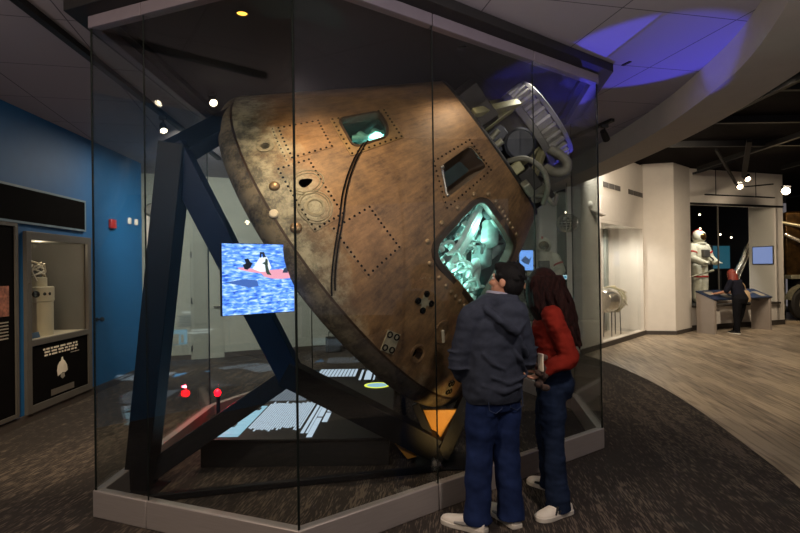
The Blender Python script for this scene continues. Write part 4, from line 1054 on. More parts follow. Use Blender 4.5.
# ---------------------------------------------------------------- far bay
bay = thing('bay_glazing', 'tall glass front of the far bay holding the white spacesuit', 'display case', Y0, YRZ)
for x0, x1 in ((.02, 1.10), (1.14, 3.26)):
    m = MB(); m.box(((x0 + x1) / 2, .1, 1.95), (x1 - x0, .012, 2.66)); m.build('glass_panel', K['clear'], bay)
m = MB(); m.box((1.12, .1, 1.95), (.025, .03, 2.66)); m.build('mullion', K['greyframe'], bay)
m = MB(); m.box((1.7, .06, .63), (3.2, .2, .05)); m.build('sill', K['base'], bay)
def bp(x, y, z): return Y0 + V((.94, .342, 0)) * x + V((-.342, .94, 0)) * y + V((0, 0, z))
t = thing('screen_or_reflection', 'small blue glowing panel in place of a reflection, far bay side wall', 'screen', bp(3.25, .42, 1.97), YRZ)  # added glow panel standing in for a blue reflection on the bay glass
m = MB(); m.box((0, 0, 0), (.04, .62, .52)); m.build('panel_body', K['black'], t)
m = MB(); m.box((-.022, 0, 0), (.006, .58, .48)); m.build('picture', emit('pale blue reflection', '#8a9cd0', .45), t)
t = thing('wall_graphic', 'dim teal graphic on the dark rear wall of the far bay', 'graphic', (9.95, 16.75, 1.95), YRZ)
m = MB(); m.box((0, 0, 0), (.75, .05, .75)); m.build('board', K['black'], t)
m = MB(); m.box((0, -.03, 0), (.7, .01, .7)); m.build('picture', emit('teal graphic', '#1c4a58', .6), t)
m = MB(); m.box((0, .02, -.85), (.06, .04, .98)); m.build('post', K['black'], t)
t = thing('foil_strut', 'sparkling silver foil lattice strut leaning behind the far bay glass', 'strut', (10.0, 16.35, .6))
a, b = V((.0, 0, .35)), V((.82, 0, 2.15))
for ox in (-.09, .09):
    m = MB(); m.tube([a + V((ox, 0, 0)), b + V((ox, 0, 0))], .022, 8); m.build('chord', K['foil'], t)
m = MB(); P = [a.lerp(b, k / 14) + V((.09 * (-1) ** k, 0, 0)) for k in range(15)]; m.tube(P, .02, 6); m.build('lacing', K['foil'], t)
m = MB()
m.tube([a.lerp(b, k / 20) + V((random.uniform(-.03, .03), .05, 0)) for k in range(21)], [.07 + .03 * random.random() for _ in range(21)], 9, smooth=False); m.build('foil_wrap', K['foil'], t)
m = MB(); m.box((0, 0, .17), (.5, .4, .34)); m.build('strut_base', K['foil'], t, .03)

def spacesuit(label, loc, rz, sc=1.0):
    t = thing('spacesuit', label, 'spacesuit', loc, rz)
    m = MB()
    m.loft([((0, 0, .95), .2, .16, 0), ((0, 0, 1.05), .22, .17, 0), ((0, 0, 1.25), .23, .18, 0), ((0, 0, 1.42), .25, .17, 0), ((0, 0, 1.52), .2, .14, 0), ((0, 0, 1.58), .12, .12, 0)])
    for s in (-1, 1):
        m.limb([(s * .11, 0, .95), (s * .13, .02, .52), (s * .14, 0, .14)], [.135, .115, .105])
        m.limb([(s * .24, 0, 1.44), (s * .36, .06, 1.16), (s * .26, .26, 1.05)], [.115, .1, .085])
        m.ell((s * .24, .33, 1.04), (.055, .075, .06)); m.ell((s * .14, .07, .07), (.075, .16, .07))
        for q in range(4): m.limb([(s * .24 - .035 + q * .023, .38, 1.04), (s * .24 - .03 + q * .02, .45, 1.02)], [.016, .014], 8)
        m.limb([(s * .20, .34, 1.06), (s * .17, .40, 1.07)], [.018, .015], 8)
    for v_ in range(len(m.v)): m.v[v_] = m.v[v_] * sc
    soft(m, 'suit_body', K['suit'], t, .012, 3)
    m = MB(); m.ell((0, .0, 1.72), (.165, .175, .185)); m.lathe([(.15, 1.54), (.17, 1.54), (.17, 1.58), (.15, 1.58)], 28)
    for v_ in range(len(m.v)): m.v[v_] = m.v[v_] * sc
    m.build('helmet', K['suit'], t)
    m = MB(); m.ell((0, .06, 1.72), (.13, .135, .125))
    for v_ in range(len(m.v)): m.v[v_] = m.v[v_] * sc
    m.build('visor', K['visor'], t)
    def bit(name, k, f, bev=0):
        m = MB(); f(m)
        for v_ in range(len(m.v)): m.v[v_] = m.v[v_] * sc
        m.build(name, K[k], t, bev)
    bit('red_stripe', 'suitred', lambda m: m.tube([(.03 + .0, -.17, 1.72), (.03, -.13, 1.86), (.03, .0, 1.912), (.03, .1, 1.88)], .022, 8))
    for s in (-1, 1):
        bit('red_stripe', 'suitred', lambda m: m.lathe([(.112, -.02), (.118, -.015), (.118, .015), (.112, .02)], 24, mat_axis((s * .30, .03, 1.30), (s * .12, .06, -.28))))
        bit('red_stripe', 'suitred', lambda m: m.lathe([(.125, -.02), (.13, -.015), (.13, .015), (.125, .02)], 24, mat_axis((s * .123, .012, .68), (0, .02, 1))))
    bit('chest_pack', 'suitgrey', lambda m: m.box((0, .18, 1.28), (.24, .1, .2)), .02)
    bit('life_hose', 'suitgrey', lambda m: m.tube(catmull([(-.1, .2, 1.22), (-.2, .26, 1.1), (-.24, .1, .98), (-.2, -.14, 1.1)], 6), .02, 10))
    bit('backpack', 'suit', lambda m: m.box((0, -.26, 1.28), (.46, .24, .66)), .04)
    return t
spacesuit('white spacesuit with red stripes standing behind the far bay glass', (8.98, 16.2, .60), -2.72, 1.14)
spacesuit('white spacesuit seen through the case above the long haired person', (3.28, 12.3, .45), 2.9, 1.02)
t = thing('suit_plinth', 'grey block under the spacesuit seen through the case', 'plinth', (3.28, 12.3, 0))
m = MB(); m.box((0, 0, .225), (.8, .7, .45)); m.build('block', K['greywall'], t, .01)
t = thing('support_rod', 'pale diagonal rod held across the far spacesuit', 'rod', (8.6, 15.7, 1.35))
m = MB(); m.tube([(-.7, 0, -.12), (.45, .0, .18)], .02, 8); m.tube([(.40, 0, .17), (.52, 0, .21)], .035, 8); m.build('rod', K['dusty'], t)
m = MB(); m.cyl((-.3, 0, -.75), (-.3, 0, -.01), .015, 8); m.build('post', K['dusty'], t)
# mesh satellite, white dish and drum in the dark hall
t = thing('mesh_satellite', 'round wire mesh satellite hanging in the dark hall beyond the case', 'satellite', (3.17, 10.2, 2.54))
m = MB()
for k in range(8):
    a = PI * k / 8; m.tube([(.2 * math.cos(q) * math.cos(a), .2 * math.cos(q) * math.sin(a), .17 * math.sin(q)) for q in [2 * PI * i / 20 for i in range(21)]], .009, 6, caps=False)
for z in (-.1, -.05, 0, .05, .1):
    r = .2 * math.sqrt(1 - (z / .17) ** 2); m.tube([(r * math.cos(q), r * math.sin(q), z) for q in [2 * PI * i / 20 for i in range(21)]], .009, 6, caps=False)
m.build('wire_cage', K['chrome'], t); m = MB(); m.ell((0, 0, 0), (.15, .15, .12)); m.build('core', K['black'], t); m = MB(); m.cyl((0, 0, .17), (0, 0, .76), .006, 6); m.build('hanger', K['black'], t)
t = thing('white_satellite', 'pale domed satellite with folded panels high behind the case corner', 'satellite', (3.75, 11.0, 2.95))
m = MB(); m.ell((0, 0, 0), (.2, .2, .13)); m.build('dome', K['white'], t); m = MB(); m.box((.26, 0, -.05), (.4, .25, .02), Matrix.Rotation(.35, 4, 'Y')); m.box((.1, 0, .2), (.3, .2, .02), Matrix.Rotation(-.6, 4, 'Y')); m.build('solar_panel', K['white'], t)
m = MB(); m.cyl((0, 0, .1), (0, 0, 1.3), .006, 6); m.build('hanger', K['black'], t)
t = thing('exit_plate', 'small lit white sign low in the dark passage behind the case', 'sign', (4.0, 12.9, 1.47))
m = MB(); m.box((0, 0, 0), (.26, .03, .1)); m.build('plate', emit('lit white sign', '#b8cfd8', .8), t); m = MB(); m.box((-.06, -.018, 0), (.06, .006, .06)); m.box((.04, -.018, .0), (.1, .006, .03)); m.build('marking', emit('lit blue mark', '#4a8fb0', .6), t)
m = MB(); m.box((0, .02, -.76), (.05, .03, 1.42)); m.build('post', K['black'], t)
t = thing('screen_or_reflection', 'small blue screen between the capsule hatch and the spacesuit', 'screen', (2.78, 11.9, 1.87))
m = MB(); m.box((0, 0, 0), (.32, .04, .46)); m.build('panel_body', K['black'], t)
m = MB(); m.box((0, -.022, 0), (.3, .006, .44)); m.build('picture', emit('blue video', '#6a9be8', .9), t)
m = MB(); m.prism([(-.12, .0), (-.02, .1), (.06, .02), (.12, .08), (.05, -.1), (-.05, -.06)], 0, .004, Matrix.Translation((0, -.027, 0)) @ Matrix.Rotation(PI / 2, 4, 'X')); m.build('pictured_figure', emit('picture blue', '#34507a', .6), t)
m = MB(); m.cyl((0, .03, -1.87), (0, .03, -.1), .025); m.build('post', K['black'], t)
t = thing('red_lamp', 'tiny red indicator light in the dark passage', 'lamp', (4.45, 14.2, 2.14))
m = MB(); m.ell((0, 0, 0), .02); m.build('lens', emit('red indicator', '#ff2020', 5), t); m = MB(); m.box((0, .05, 0), (.1, .06, .14)); m.cyl((0, .08, -2.14), (0, .08, -.05), .02); m.build('housing', K['black'], t)
t = thing('reading_rail', 'sloped black reading panel in the passage right of the case', 'information stand', (3.66, 11.3, 0))
m = MB(); m.box((0, 0, .93), (.7, .5, .05), Matrix.Translation((0, 0, .93)) @ Matrix.Rotation(.4, 4, 'X') @ Matrix.Translation((0, 0, -.93))); m.build('panel', K['board'], t)
m = MB(); 
for k in range(4): m.box((-.24 + .15 * k, -.05, .962), (.12, .06, .004), Matrix.Translation((0, 0, .93)) @ Matrix.Rotation(.4, 4, 'X') @ Matrix.Translation((0, 0, -.93)))
m.build('panel_print', K['print2'], t)
m = MB(); m.box((0, .05, .45), (.55, .1, .9)); m.build('pedestal', K['base'], t)

# kiosk
kx = V((.93, .37, 0)).normalized()
ki = thing('information_kiosk', 'grey kiosk with two sloped dark blue reading panels before the far bay', 'information stand', (7.62, 13.47, 0), math.atan2(kx.y, kx.x))
for x in (0, 2.0):
    m = MB(); m.prism([(-.25, 0), (.25, 0), (.25, 1.03), (-.25, .84)], -.04, .04, Matrix.Translation((x, 0, 0)) @ Matrix.Rotation(PI / 2, 4, 'Z') @ Matrix.Rotation(PI / 2, 4, 'X')); m.build('pedestal', K['kiosk'], ki, .006)
def slope(y): return .935 + y * .38
M_ = Matrix.Translation((0, 0, .945)) @ Matrix.Rotation(math.atan(.38), 4, 'X')
for x0, x1 in ((-.05, .80), (1.22, 2.06)):
    m = MB(); m.box(((x0 + x1) / 2, 0, .01), (x1 - x0, .56, .03), M_); o = m.build('sloped_panel', K['kioskblue'], ki, .004)
    m = MB(); m.box(((x0 + x1) / 2 - .15, .08, .027), (.3, .2, .003), M_); m.box(((x0 + x1) / 2 + .2, -.05, .027), (.2, .3, .003), M_); m.build('panel_print', K['print2'], o)
m = MB(); m.box((1.0, .1, .76), (2.0, .18, .05)); m.build('ledge', K['kiosk'], ki)

# rover and lander corner at the far right
t = thing('lander_model', 'gold foil covered lander body at the right picture edge', 'spacecraft', (12.6, 16.9, 0))
m = MB(); m.prism([(-.9, -.5), (.2, -.8), (.9, -.3), (.9, .6), (-.5, .6)], 1.35, 3.3); m.build('foil_body', K['gold'], t, .06)
m = MB(); m.tube([(-.95, -.55, 2.62), (.1, -1.0, 1.95)], .055, 10); m.build('strut', K['foil'], t)
m = MB(); m.box((-.1, -.6, 1.32), (1.6, .3, .12)); m.build('ledge', K['dusty'], t, .01)
m = MB(); m.tube([(-1.0, -.4, 3.0), (-.3, -.9, 2.75), (.2, -1.0, 2.8)], .05, 10); m.build('strut', K['dusty'], t)
for x, y in ((-.4, .3), (.6, .3), (.6, -.3)):
    m = MB(); m.cyl((x, y, 0), (x, y, 1.35), .06); m.build('leg', K['dusty'], t)
t = thing('rover_chassis', 'dark rover chassis with fender under the gold lander body', 'vehicle', (12.7, 16.2, 0))
m = MB(); m.box((.2, .2, .95), (1.9, .5, .16)); m.box((.1, .2, 1.15), (1.6, .4, .2)); m.build('chassis', K['black'], t, .03)
m = MB(); m.lathe([(.56, -.12), (.6, -.12), (.6, .12), (.56, .12)], 32, Matrix.Translation((-.52, 0, .52)) @ Matrix.Rotation(PI / 2, 4, 'X'), 0, True, .2, PI - .2); m.build('fender', K['dusty'], t)
wh = Matrix.Translation((-.52, .0, .52)) @ Matrix.Rotation(PI / 2, 4, 'X')
m = MB(); m.lathe([(.3, -.1), (.46, -.12), (.52, -.08), (.52, .08), (.46, .12), (.3, .1)], 40, wh, closed=True); w0 = m.build('wheel', K['tyre'], t)
m = MB(); m.lathe([(0, .06), (.14, .06), (.3, .03), (.3, -.03), (0, -.06)], 32, wh); m.build('wheel_hub', K['dusty'], w0)
m = MB(); m.cyl((-.52, .1, .52), (-.3, .2, .9), .04); m.build('suspension', K['black'], t)
m = MB(); m.lathe([(.3, -.1), (.46, -.12), (.52, -.08), (.52, .08), (.46, .12), (.3, .1)], 40, Matrix.Translation((.95, 0, .52)) @ Matrix.Rotation(PI / 2, 4, 'X'), closed=True); m.build('wheel', K['tyre'], t)

t = thing('floor_uplight', 'small black uplight with a blue lens in the right corner of the case', 'uplight', (1.72, 6.35, 0))
m = MB(); m.cyl((0, 0, 0), (0, 0, .22), .05); m.lathe([(.05, .22), (.065, .23), (.06, .30), (.05, .30), (.05, .27)], 20); m.build('housing', K['black'], t)
m = MB(); m.lathe([(0, .28), (.05, .28)], 20); m.build('blue_lens', emit('blue lens', '#2020ff', 3), t)
# ---------------------------------------------------------------- people
def head(mb, M_):
    mb.ell((0, -.012, .025), (.076, .095, .10), M_, 0, 24, 16)
    mb.ell((0, .03, -.045), (.058, .062, .07), M_, 0, 20, 14)
    mb.ell((0, .07, -.088), (.026, .024, .022), M_)
    mb.ell((0, .074, .032), (.055, .02, .018), M_)
    mb.tube([M_ @ V((0, .084, .022)), M_ @ V((0, .098, -.002)), M_ @ V((0, .112, -.022)), M_ @ V((0, .094, -.034))], [.009, .012, .016, .012], 10)
    for s in (-1, 1):
        mb.ell((s * .012, .097, -.026), (.011, .012, .009), M_)
        mb.ell((s * .042, .06, -.022), (.024, .026, .022), M_)
        mb.ell((s * .078, -.012, -.008), (.012, .024, .034), M_)
    mb.ell((0, .087, -.056), (.024, .012, .007), M_); mb.ell((0, .085, -.067), (.021, .012, .008), M_)
def face_bits(parent, M_):
    for s in (-1, 1):
        m = MB(); m.ell((s * .031, .076, .012), (.014, .012, .010), M_); e = m.build('eye', K['eye'], parent)
        m = MB(); m.ell((s * .031, .0855, .012), (.006, .003, .006), M_); m.build('iris', K['iris'], e)
    m = MB(); m.ell((0, .0945, -.0575), (.02, .006, .005), M_); m.build('lips', K['lips'], parent)
def hand(mb, M_, side, curl=.5):
    mb.loft([(M_ @ V((0, 0, z)), rx, ry, M_.to_3x3(), 2.6) for z, rx, ry in ((-.02, .027, .021), (.01, .030, .019), (.045, .040, .016), (.08, .043, .014), (.094, .040, .011))], 18)
    for x, L in ((.031, .074), (.011, .083), (-.010, .077), (-.030, .06)):
        p = V((x * side, 0, .086)); a = .12; pts = [p.copy()]
        for fr in (.45, .31, .24):
            a += curl; p = p + V((0, math.sin(a), math.cos(a))) * L * fr; pts.append(p.copy())
        mb.limb([M_ @ q for q in pts], [.0095, .0088, .0082, .0072], 10)
    mb.limb([M_ @ V(q) for q in ((.026 * side, .004, .02), (.050 * side, .014, .05), (.056 * side, .030, .076), (.048 * side, .042, .096))], [.014, .0115, .0098, .008], 10)
SHW = [(0, .028, .068), (.06, .037, .088), (.14, .040, .100), (.26, .040, .106), (.38, .042, .100), (.5, .046, .086), (.65, .052, .070), (.78, .052, .060), (.9, .043, .053), (.97, .026, .045), (1.0, .008, .036)]
def shoe(parent, heel, toe, name='shoe', upper='shoe', accent='shoegrey', stripes=False, z=0):
    h, t = V((*heel, z)), V((*toe, z)); L = (t - h).length; d = (t - h).normalized(); sd = V((d.y, -d.x, 0))
    M_ = Matrix((sd, d, V((0, 0, 1)))).transposed().to_4x4(); M_.translation = h
    P = catmull(SHW, 4); m = MB(); nn = 14; vs = []
    for t_, w, hh in P:
        for j in range(nn + 1):
            a = PI * j / nn; vs.append(M_ @ V((w * math.copysign(abs(math.cos(a)) ** .8, math.cos(a)), t_ * L, .022 + (hh - .022) * math.sin(a) ** .85)))
    k = len(P); fs = [(i * (nn + 1) + j, i * (nn + 1) + j + 1, (i + 1) * (nn + 1) + j + 1, (i + 1) * (nn + 1) + j) for i in range(k - 1) for j in range(nn)]
    fs += [tuple(range(nn + 1)), tuple((k - 1) * (nn + 1) + j for j in reversed(range(nn + 1)))]
    m.add(vs, fs, 0, True); o = m.build(name, K[upper], parent, 0, 60)
    m = MB(); out = [(w * 1.10 + .002, t_ * L) for t_, w, _ in P]; poly = out + [(-x, y) for x, y in reversed(out)]
    poly = [(x, y + (.004 if y > L * .5 else -.004)) for x, y in poly]
    m.prism(poly, 0, .030, M_); m.build('sole', K['sole'], o, .005)
    m = MB()
    for i in range(4):
        y = (.42 + .08 * i) * L; zz = .088 - .010 * i
        m.tube([M_ @ V((-.026, y, zz - .012)), M_ @ V((0, y + .004, zz + .004)), M_ @ V((.026, y, zz - .012))], .004, 6)
    m.build('laces', K[upper], o)
    m = MB()
    for s in (-1, 1):
        if stripes:
            for i in range(3):
                y = (.36 + .10 * i) * L
                q = [V((s * .0415, y, .03)), V((s * .0425, y + .014, .03)), V((s * .031, y - .012, .075)), V((s * .030, y - .026, .075))]
                m.tube([M_ @ V((s * .047, y + .01, .034)), M_ @ V((s * .0475, y - .002, .055)), M_ @ V((s * .040, y - .018, .085))], .0075, 6)
        else:
            m.tube([M_ @ V((s * .051, .62 * L, .040)), M_ @ V((s * .045, .45 * L, .044)), M_ @ V((s * .041, .25 * L, .052)), M_ @ V((s * .036, .1 * L, .07))], [.008, .013, .012, .006], 8)
    m.build('side_stripe' if stripes else 'side_panel', K['shoeblack' if stripes else accent], o)
    m = MB(); m.tube([M_ @ V((-.024, .30 * L, .088)), M_ @ V((0, .33 * L, .098)), M_ @ V((.024, .30 * L, .088)), M_ @ V((.026, .1 * L, .084)), M_ @ V((0, .02 * L, .08)), M_ @ V((-.026, .1 * L, .084)), M_ @ V((-.024, .30 * L, .088))], .007, 8); m.build('collar', K[accent], o)
    return o
def rotM(f, up, o):
    f = V(f).normalized(); up = V(up); r = f.cross(up).normalized(); up = r.cross(f)
    M_ = Matrix((r, f, up)).transposed().to_4x4(); M_.translation = o; return M_
def wrinkle(o, amp, sc, seed=0, stretch=(1, 1, 1)):
    me = o.data
    nr = [v.normal.copy() for v in me.vertices]
    for v, n_ in zip(me.vertices, nr):
        p = V((v.co.x * stretch[0], v.co.y * stretch[1], v.co.z * stretch[2])) * sc + V((seed, seed * 2.1, 0))
        v.co += n_ * amp * (noise.noise(p) + .5 * noise.noise(p * 2.1))
    me.update()

# -- person in the hooded sweatshirt
O = V((.62, 3.64, 0))
man = thing('person', 'short black haired person in navy hooded sweatshirt and blue jeans peering at the hatch', 'person', O)
def W(x, y, z): return V((x, y, z)) - O
th = math.radians(27); f = V((-math.sin(th), math.cos(th), 0)); r = V((math.cos(th), math.sin(th), 0)); up = V((0, 0, 1))
def L_(a, b, z): return r * a + f * b + up * z
lank, rank = W(.485, 3.545, .10), W(.715, 3.60, .10); lkn, rkn = W(.51, 3.60, .50), W(.70, 3.66, .50)
lhip, rhip = L_(-.085, 0, .88), L_(.085, 0, .88)
sh_l, sh_r = L_(-.185, -.01, 1.375), L_(.185, -.01, 1.375); el_l, el_r = W(.385, 3.57, 1.08), W(.88, 3.76, 1.07); ha_l, ha_r = W(.42, 3.70, .96), W(.63, 3.83, .98)
HC = W(.712, 3.64, 1.61); HM = rotM((-.80, .58, .12), (.20, -.05, .97), HC)
b = MB(); head(b, HM)
nk = W(.66, 3.655, 1.42)
b.limb([nk, nk.lerp(HC, .4), HC + V((0, 0, -.04))], [.066, .056, .052])
b.loft([(L_(0, 0, .80), .14, .10, th), (L_(0, 0, 1.0), .15, .11, th), (L_(0, 0, 1.25), .17, .115, th), (L_(.01, 0, 1.40), .15, .09, th), (L_(.03, 0, 1.46), .07, .06, th)])
for s_, e_, h_, sd in ((sh_l, el_l, ha_l, -1), (sh_r, el_r, ha_r, 1)):
    b.limb([s_, e_, e_.lerp(h_, .75)], [.052, .042, .030]); hd = (h_ - e_).normalized(); hand(b, rotM(hd.cross(up).cross(hd) * -1 if False else up.cross(hd).cross(hd) * -1, hd, e_.lerp(h_, .8)) if False else mat_axis(e_.lerp(h_, .8), hd, (0, 0, 1)), -sd, .3)
for hp_, kn, an in ((lhip, lkn, lank), (rhip, rkn, rank)): b.limb([hp_, kn, an, an - V((0, 0, .04))], [.085, .058, .042, .04])
soft(b, 'body', K['skin'], man, .0055, 3)
face_bits(man, HM)
j = MB(); j.loft([(L_(0, 0, .76), .150, .125, th, 2.4), (L_(-.01, -.005, .86), .192, .145, th, 2.3), (L_(-.01, 0, .94), .185, .13, th), (L_(0, 0, 1.0), .165, .115, th)], 28)
for hp_, kn, an in ((lhip, lkn, lank), (rhip, rkn, rank)):
    j.limb([hp_ + V((0, 0, -.04)), hp_.lerp(kn, .5), kn, kn.lerp(an, .45)], [.112, .108, .092, .088])
    a2 = kn.lerp(an, .45); j.tube([a2, kn.lerp(an, .8), an + V((0, 0, -.01)), an + V((0, 0, -.055))], [.088, .086, .090, .098], 20)
o = soft(j, 'jeans', K['jeans'], man, .008, 5); wrinkle(o, .009, 7, 3, (1, 1, 1.5))
for sgn in (-1, 1):
    c = L_(sgn * .085, -.128, .84); m = MB(); m.tube([c + r * -.055 + up * .05 + f * .005, c + r * -.05 - up * .05 - f * .004, c - up * .075 - f * .006, c + r * .05 - up * .05 - f * .004, c + r * .055 + up * .05 + f * .008], .003, 6); m.build('pocket_stitching', K['stitch'], man)
h = MB(); h.loft([(L_(-.01, 0, .815), .192, .148, th, 2.3), (L_(-.01, 0, .85), .205, .158, th, 2.3), (L_(-.01, -.005, .93), .212, .162, th, 2.3), (L_(-.01, -.005, 1.08), .208, .155, th, 2.3), (L_(-.005, -.01, 1.24), .212, .155, th, 2.3), (L_(.005, -.015, 1.35), .212, .145, th, 2.3), (L_(.01, -.01, 1.42), .175, .115, th), (L_(.03, -.01, 1.47), .11, .095, th), (L_(.04, 0, 1.495), .088, .082, th)], 30)
for s_, e_, h_ in ((sh_l, el_l, ha_l), (sh_r, el_r, ha_r)):
    h.limb([s_ + V((0, 0, -.01)), s_.lerp(e_, .5), e_, e_.lerp(h_, .5), e_.lerp(h_, .85)], [.086, .082, .074, .068, .054])
h.limb([L_(-.17, -.015, 1.385), L_(-.06, -.02, 1.44), L_(.03, -.015, 1.46), L_(.10, -.02, 1.44), L_(.18, -.015, 1.39)], [.088, .090, .085, .09, .088])
h.ell(L_(.03, -.135, 1.405), (.130, .075, .085), Matrix.Identity(4)); h.ell(L_(.025, -.165, 1.355), (.09, .05, .075))
h.limb([L_(-.135, -.10, 1.455), L_(-.07, -.19, 1.36), L_(.025, -.215, 1.295), L_(.12, -.185, 1.36), L_(.185, -.09, 1.45)], [.022, .026, .028, .026, .022])
for A_, B_, C_ in (((.09, -.150, 1.27), (.14, -.152, 1.18), (.19, -.12, 1.10)), ((.02, -.158, 1.20), (.10, -.165, 1.10), (.18, -.13, 1.0)), ((-.17, -.12, .95), (-.05, -.165, .905), (.1, -.165, .93)), ((-.12, -.150, 1.0), (.0, -.17, .955), (.16, -.145, .985)), ((-.17, -.125, 1.15), (-.1, -.155, 1.08), (-.03, -.163, 1.05))):
    h.limb([L_(*A_), L_(*B_), L_(*C_)], [.012, .017, .012], 10)
for e_, s_ in ((el_l, -1), (el_r, 1)):
    for dz in (-.03, .03, .08): h.ell(e_ + V((0, 0, dz)), (.082, .082, .014))
h.limb([L_(-.10, -.03, 1.475), L_(-.03, -.105, 1.485), L_(.08, -.105, 1.485), L_(.14, -.02, 1.475)], [.040, .050, .050, .040])
o = soft(h, 'hooded_sweatshirt', K['hood'], man, .008, 5); wrinkle(o, .010, 8, 1, (1, 1, 1.5))
m = MB(); m.lathe([(.075, .0), (.10, .012), (.092, .03), (.068, .014)], 28, rotM(f, (.25, 0, 1), L_(.050, -.012, 1.505)), closed=True); m.build('hood_lining', K['hoodlining'], man)
hb = MB(); hb.ell((0, -.022, .042), (.090, .104, .096), HM, 0, 24, 16); hb.ell((0, -.058, -.015), (.086, .066, .085), HM); hb.ell((0, .045, .095), (.066, .05, .038), HM)
for k in range(70):
    a, e = random.uniform(0, 2 * PI), random.uniform(-.5, 1.4); d = V((math.cos(a) * math.cos(e), math.sin(a) * math.cos(e), math.sin(e)))
    if d.y > .55 and d.z < .65: continue
    p = V((0, -.024, .036)) + V((d.x * .088, d.y * .102, d.z * .096)); hb.ell(p, random.uniform(.012, .02), HM, 0, 8, 6)
soft(hb, 'short_hair', K['hair'], man, .006, 2)
shoe(man, tuple(W(.525, 3.47, 0))[:2], tuple(W(.262, 3.665, 0))[:2]); shoe(man, tuple(W(.745, 3.53, 0))[:2], tuple(W(.605, 3.85, 0))[:2])

# -- person in the red sweater
O = V((1.10, 3.95, 0))
wom = thing('person', 'long haired person in rust red sweater and jeans beside the navy sweatshirt', 'person', O)
f = V((-.95, .31, 0)).normalized(); r = V((f.y, -f.x, 0)); th = math.atan2(r.y, r.x)
lank, rank = W(1.07, 3.74, .10), W(1.135, 4.13, .10); lkn, rkn = W(1.06, 3.82, .48), W(1.08, 4.09, .48)
lhip, rhip = L_(-.085, 0, .86), L_(.085, 0, .86); sh_l, sh_r = L_(-.165, -.01, 1.37), L_(.165, -.01, 1.37)
el_l, el_r = W(1.165, 3.735, 1.08), W(1.16, 4.16, 1.08); ha_l, ha_r = W(.985, 3.735, .985), W(.93, 4.02, 1.0)
HC = W(1.025, 3.97, 1.57); HM = rotM((-.90, .42, .12), (0, 0, 1), HC)
b = MB(); head(b, HM); b.limb([L_(0, -.02, 1.38), L_(0, .01, 1.47), HC + V((0, 0, -.04))], [.06, .048, .046])
b.loft([(L_(0, 0, .80), .14, .10, th), (L_(0, 0, 1.0), .125, .09, th), (L_(0, 0, 1.22), .14, .10, th), (L_(0, 0, 1.36), .13, .075, th), (L_(0, 0, 1.42), .06, .05, th)])
for s_, e_, h_, sd in ((sh_l, el_l, ha_l, -1), (sh_r, el_r, ha_r, 1)):
    hd = (h_ - e_).normalized(); b.limb([s_, e_, e_.lerp(h_, .95)], [.045, .036, .025]); hand(b, mat_axis(h_, hd, (0, 0, 1)), sd, .45)
for hp_, kn, an in ((lhip, lkn, lank), (rhip, rkn, rank)): b.limb([hp_, kn, an, an - V((0, 0, .04))], [.08, .05, .036, .036])
soft(b, 'body', K['skin'], wom, .0055, 3); face_bits(wom, HM)
j = MB(); j.loft([(L_(0, -.01, .76), .145, .125, th, 2.3), (L_(0, -.02, .86), .172, .14, th, 2.2), (L_(0, -.01, .95), .16, .125, th), (L_(0, 0, 1.02), .14, .105, th)], 28)
for hp_, kn, an in ((lhip, lkn, lank), (rhip, rkn, rank)):
    j.limb([hp_ + V((0, 0, -.04)), hp_.lerp(kn, .5), kn], [.105, .098, .078]); j.tube([kn, kn.lerp(an, .5), an, an + V((0, 0, -.07))], [.078, .076, .084, .090], 20)
o = soft(j, 'jeans', K['jeans2'], wom, .008, 5); wrinkle(o, .009, 8, 7, (1, 1, 2.2))
h = MB(); h.loft([(L_(0, 0, .965), .155, .125, th), (L_(0, 0, 1.0), .165, .13, th), (L_(0, 0, 1.1), .160, .125, th), (L_(0, .01, 1.24), .17, .14, th), (L_(0, 0, 1.34), .165, .115, th), (L_(0, -.01, 1.41), .11, .085, th), (L_(0, 0, 1.44), .075, .07, th)], 28)
for s_, e_, h_ in ((sh_l, el_l, ha_l), (sh_r, el_r, ha_r)): h.limb([s_, s_.lerp(e_, .5), e_, e_.lerp(h_, .5), e_.lerp(h_, .9)], [.074, .072, .068, .062, .044])
o = soft(h, 'sweater', K['sweater'], wom, .008, 5); wrinkle(o, .013, 9, 4, (1, 1, 1.8))
hb = MB(); hb.ell((0, -.02, .042), (.094, .105, .096), HM, 0, 24, 16); hb.ell((0, -.06, -.03), (.100, .085, .10), HM)
def hp3(x, y, z): return W(x, y, z)
hb.loft([(hp3(1.045, 3.955, 1.62), .125, .115, .3), (hp3(1.055, 3.945, 1.52), .145, .125, .3), (hp3(1.075, 3.93, 1.42), .158, .125, .3), (hp3(1.11, 3.91, 1.32), .140, .115, .3), (hp3(1.16, 3.89, 1.22), .100, .095, .3), (hp3(1.20, 3.87, 1.14), .055, .06, .3)], 20)
for k in range(60):
    a = random.uniform(0, 2 * PI); pts = []
    ph_ = random.uniform(0, 6); zb = random.uniform(1.10, 1.30)
    for i in range(11):
        t_ = i / 10; z = 1.64 + (zb - 1.64) * t_; sp_w = .118 + .045 * math.sin(min(1, t_ * 1.5) * PI * .75); q = max(0, (1.55 - z) / .45); cx = 1.045 + .16 * q; cy_ = 3.955 - .085 * q; sp_w *= (1 - .45 * q * q)
        pts.append(hp3(cx + sp_w * math.cos(a) + .014 * math.sin(ph_ + i * 1.5), cy_ + sp_w * .85 * math.sin(a) + .014 * math.cos(ph_ + i * 1.3), z))
    if math.cos(a) < -.8: continue
    hb.tube(pts, [.018 - .010 * (i / 10) for i in range(11)], 8)
soft(hb, 'long_hair', K['auburn'], wom, .007, 4)
shoe(wom, tuple(W(1.16, 3.765, 0))[:2], tuple(W(.895, 3.63, 0))[:2], stripes=True); shoe(wom, tuple(W(1.165, 4.09, 0))[:2], tuple(W(1.0, 4.31, 0))[:2], accent='shoeblack')
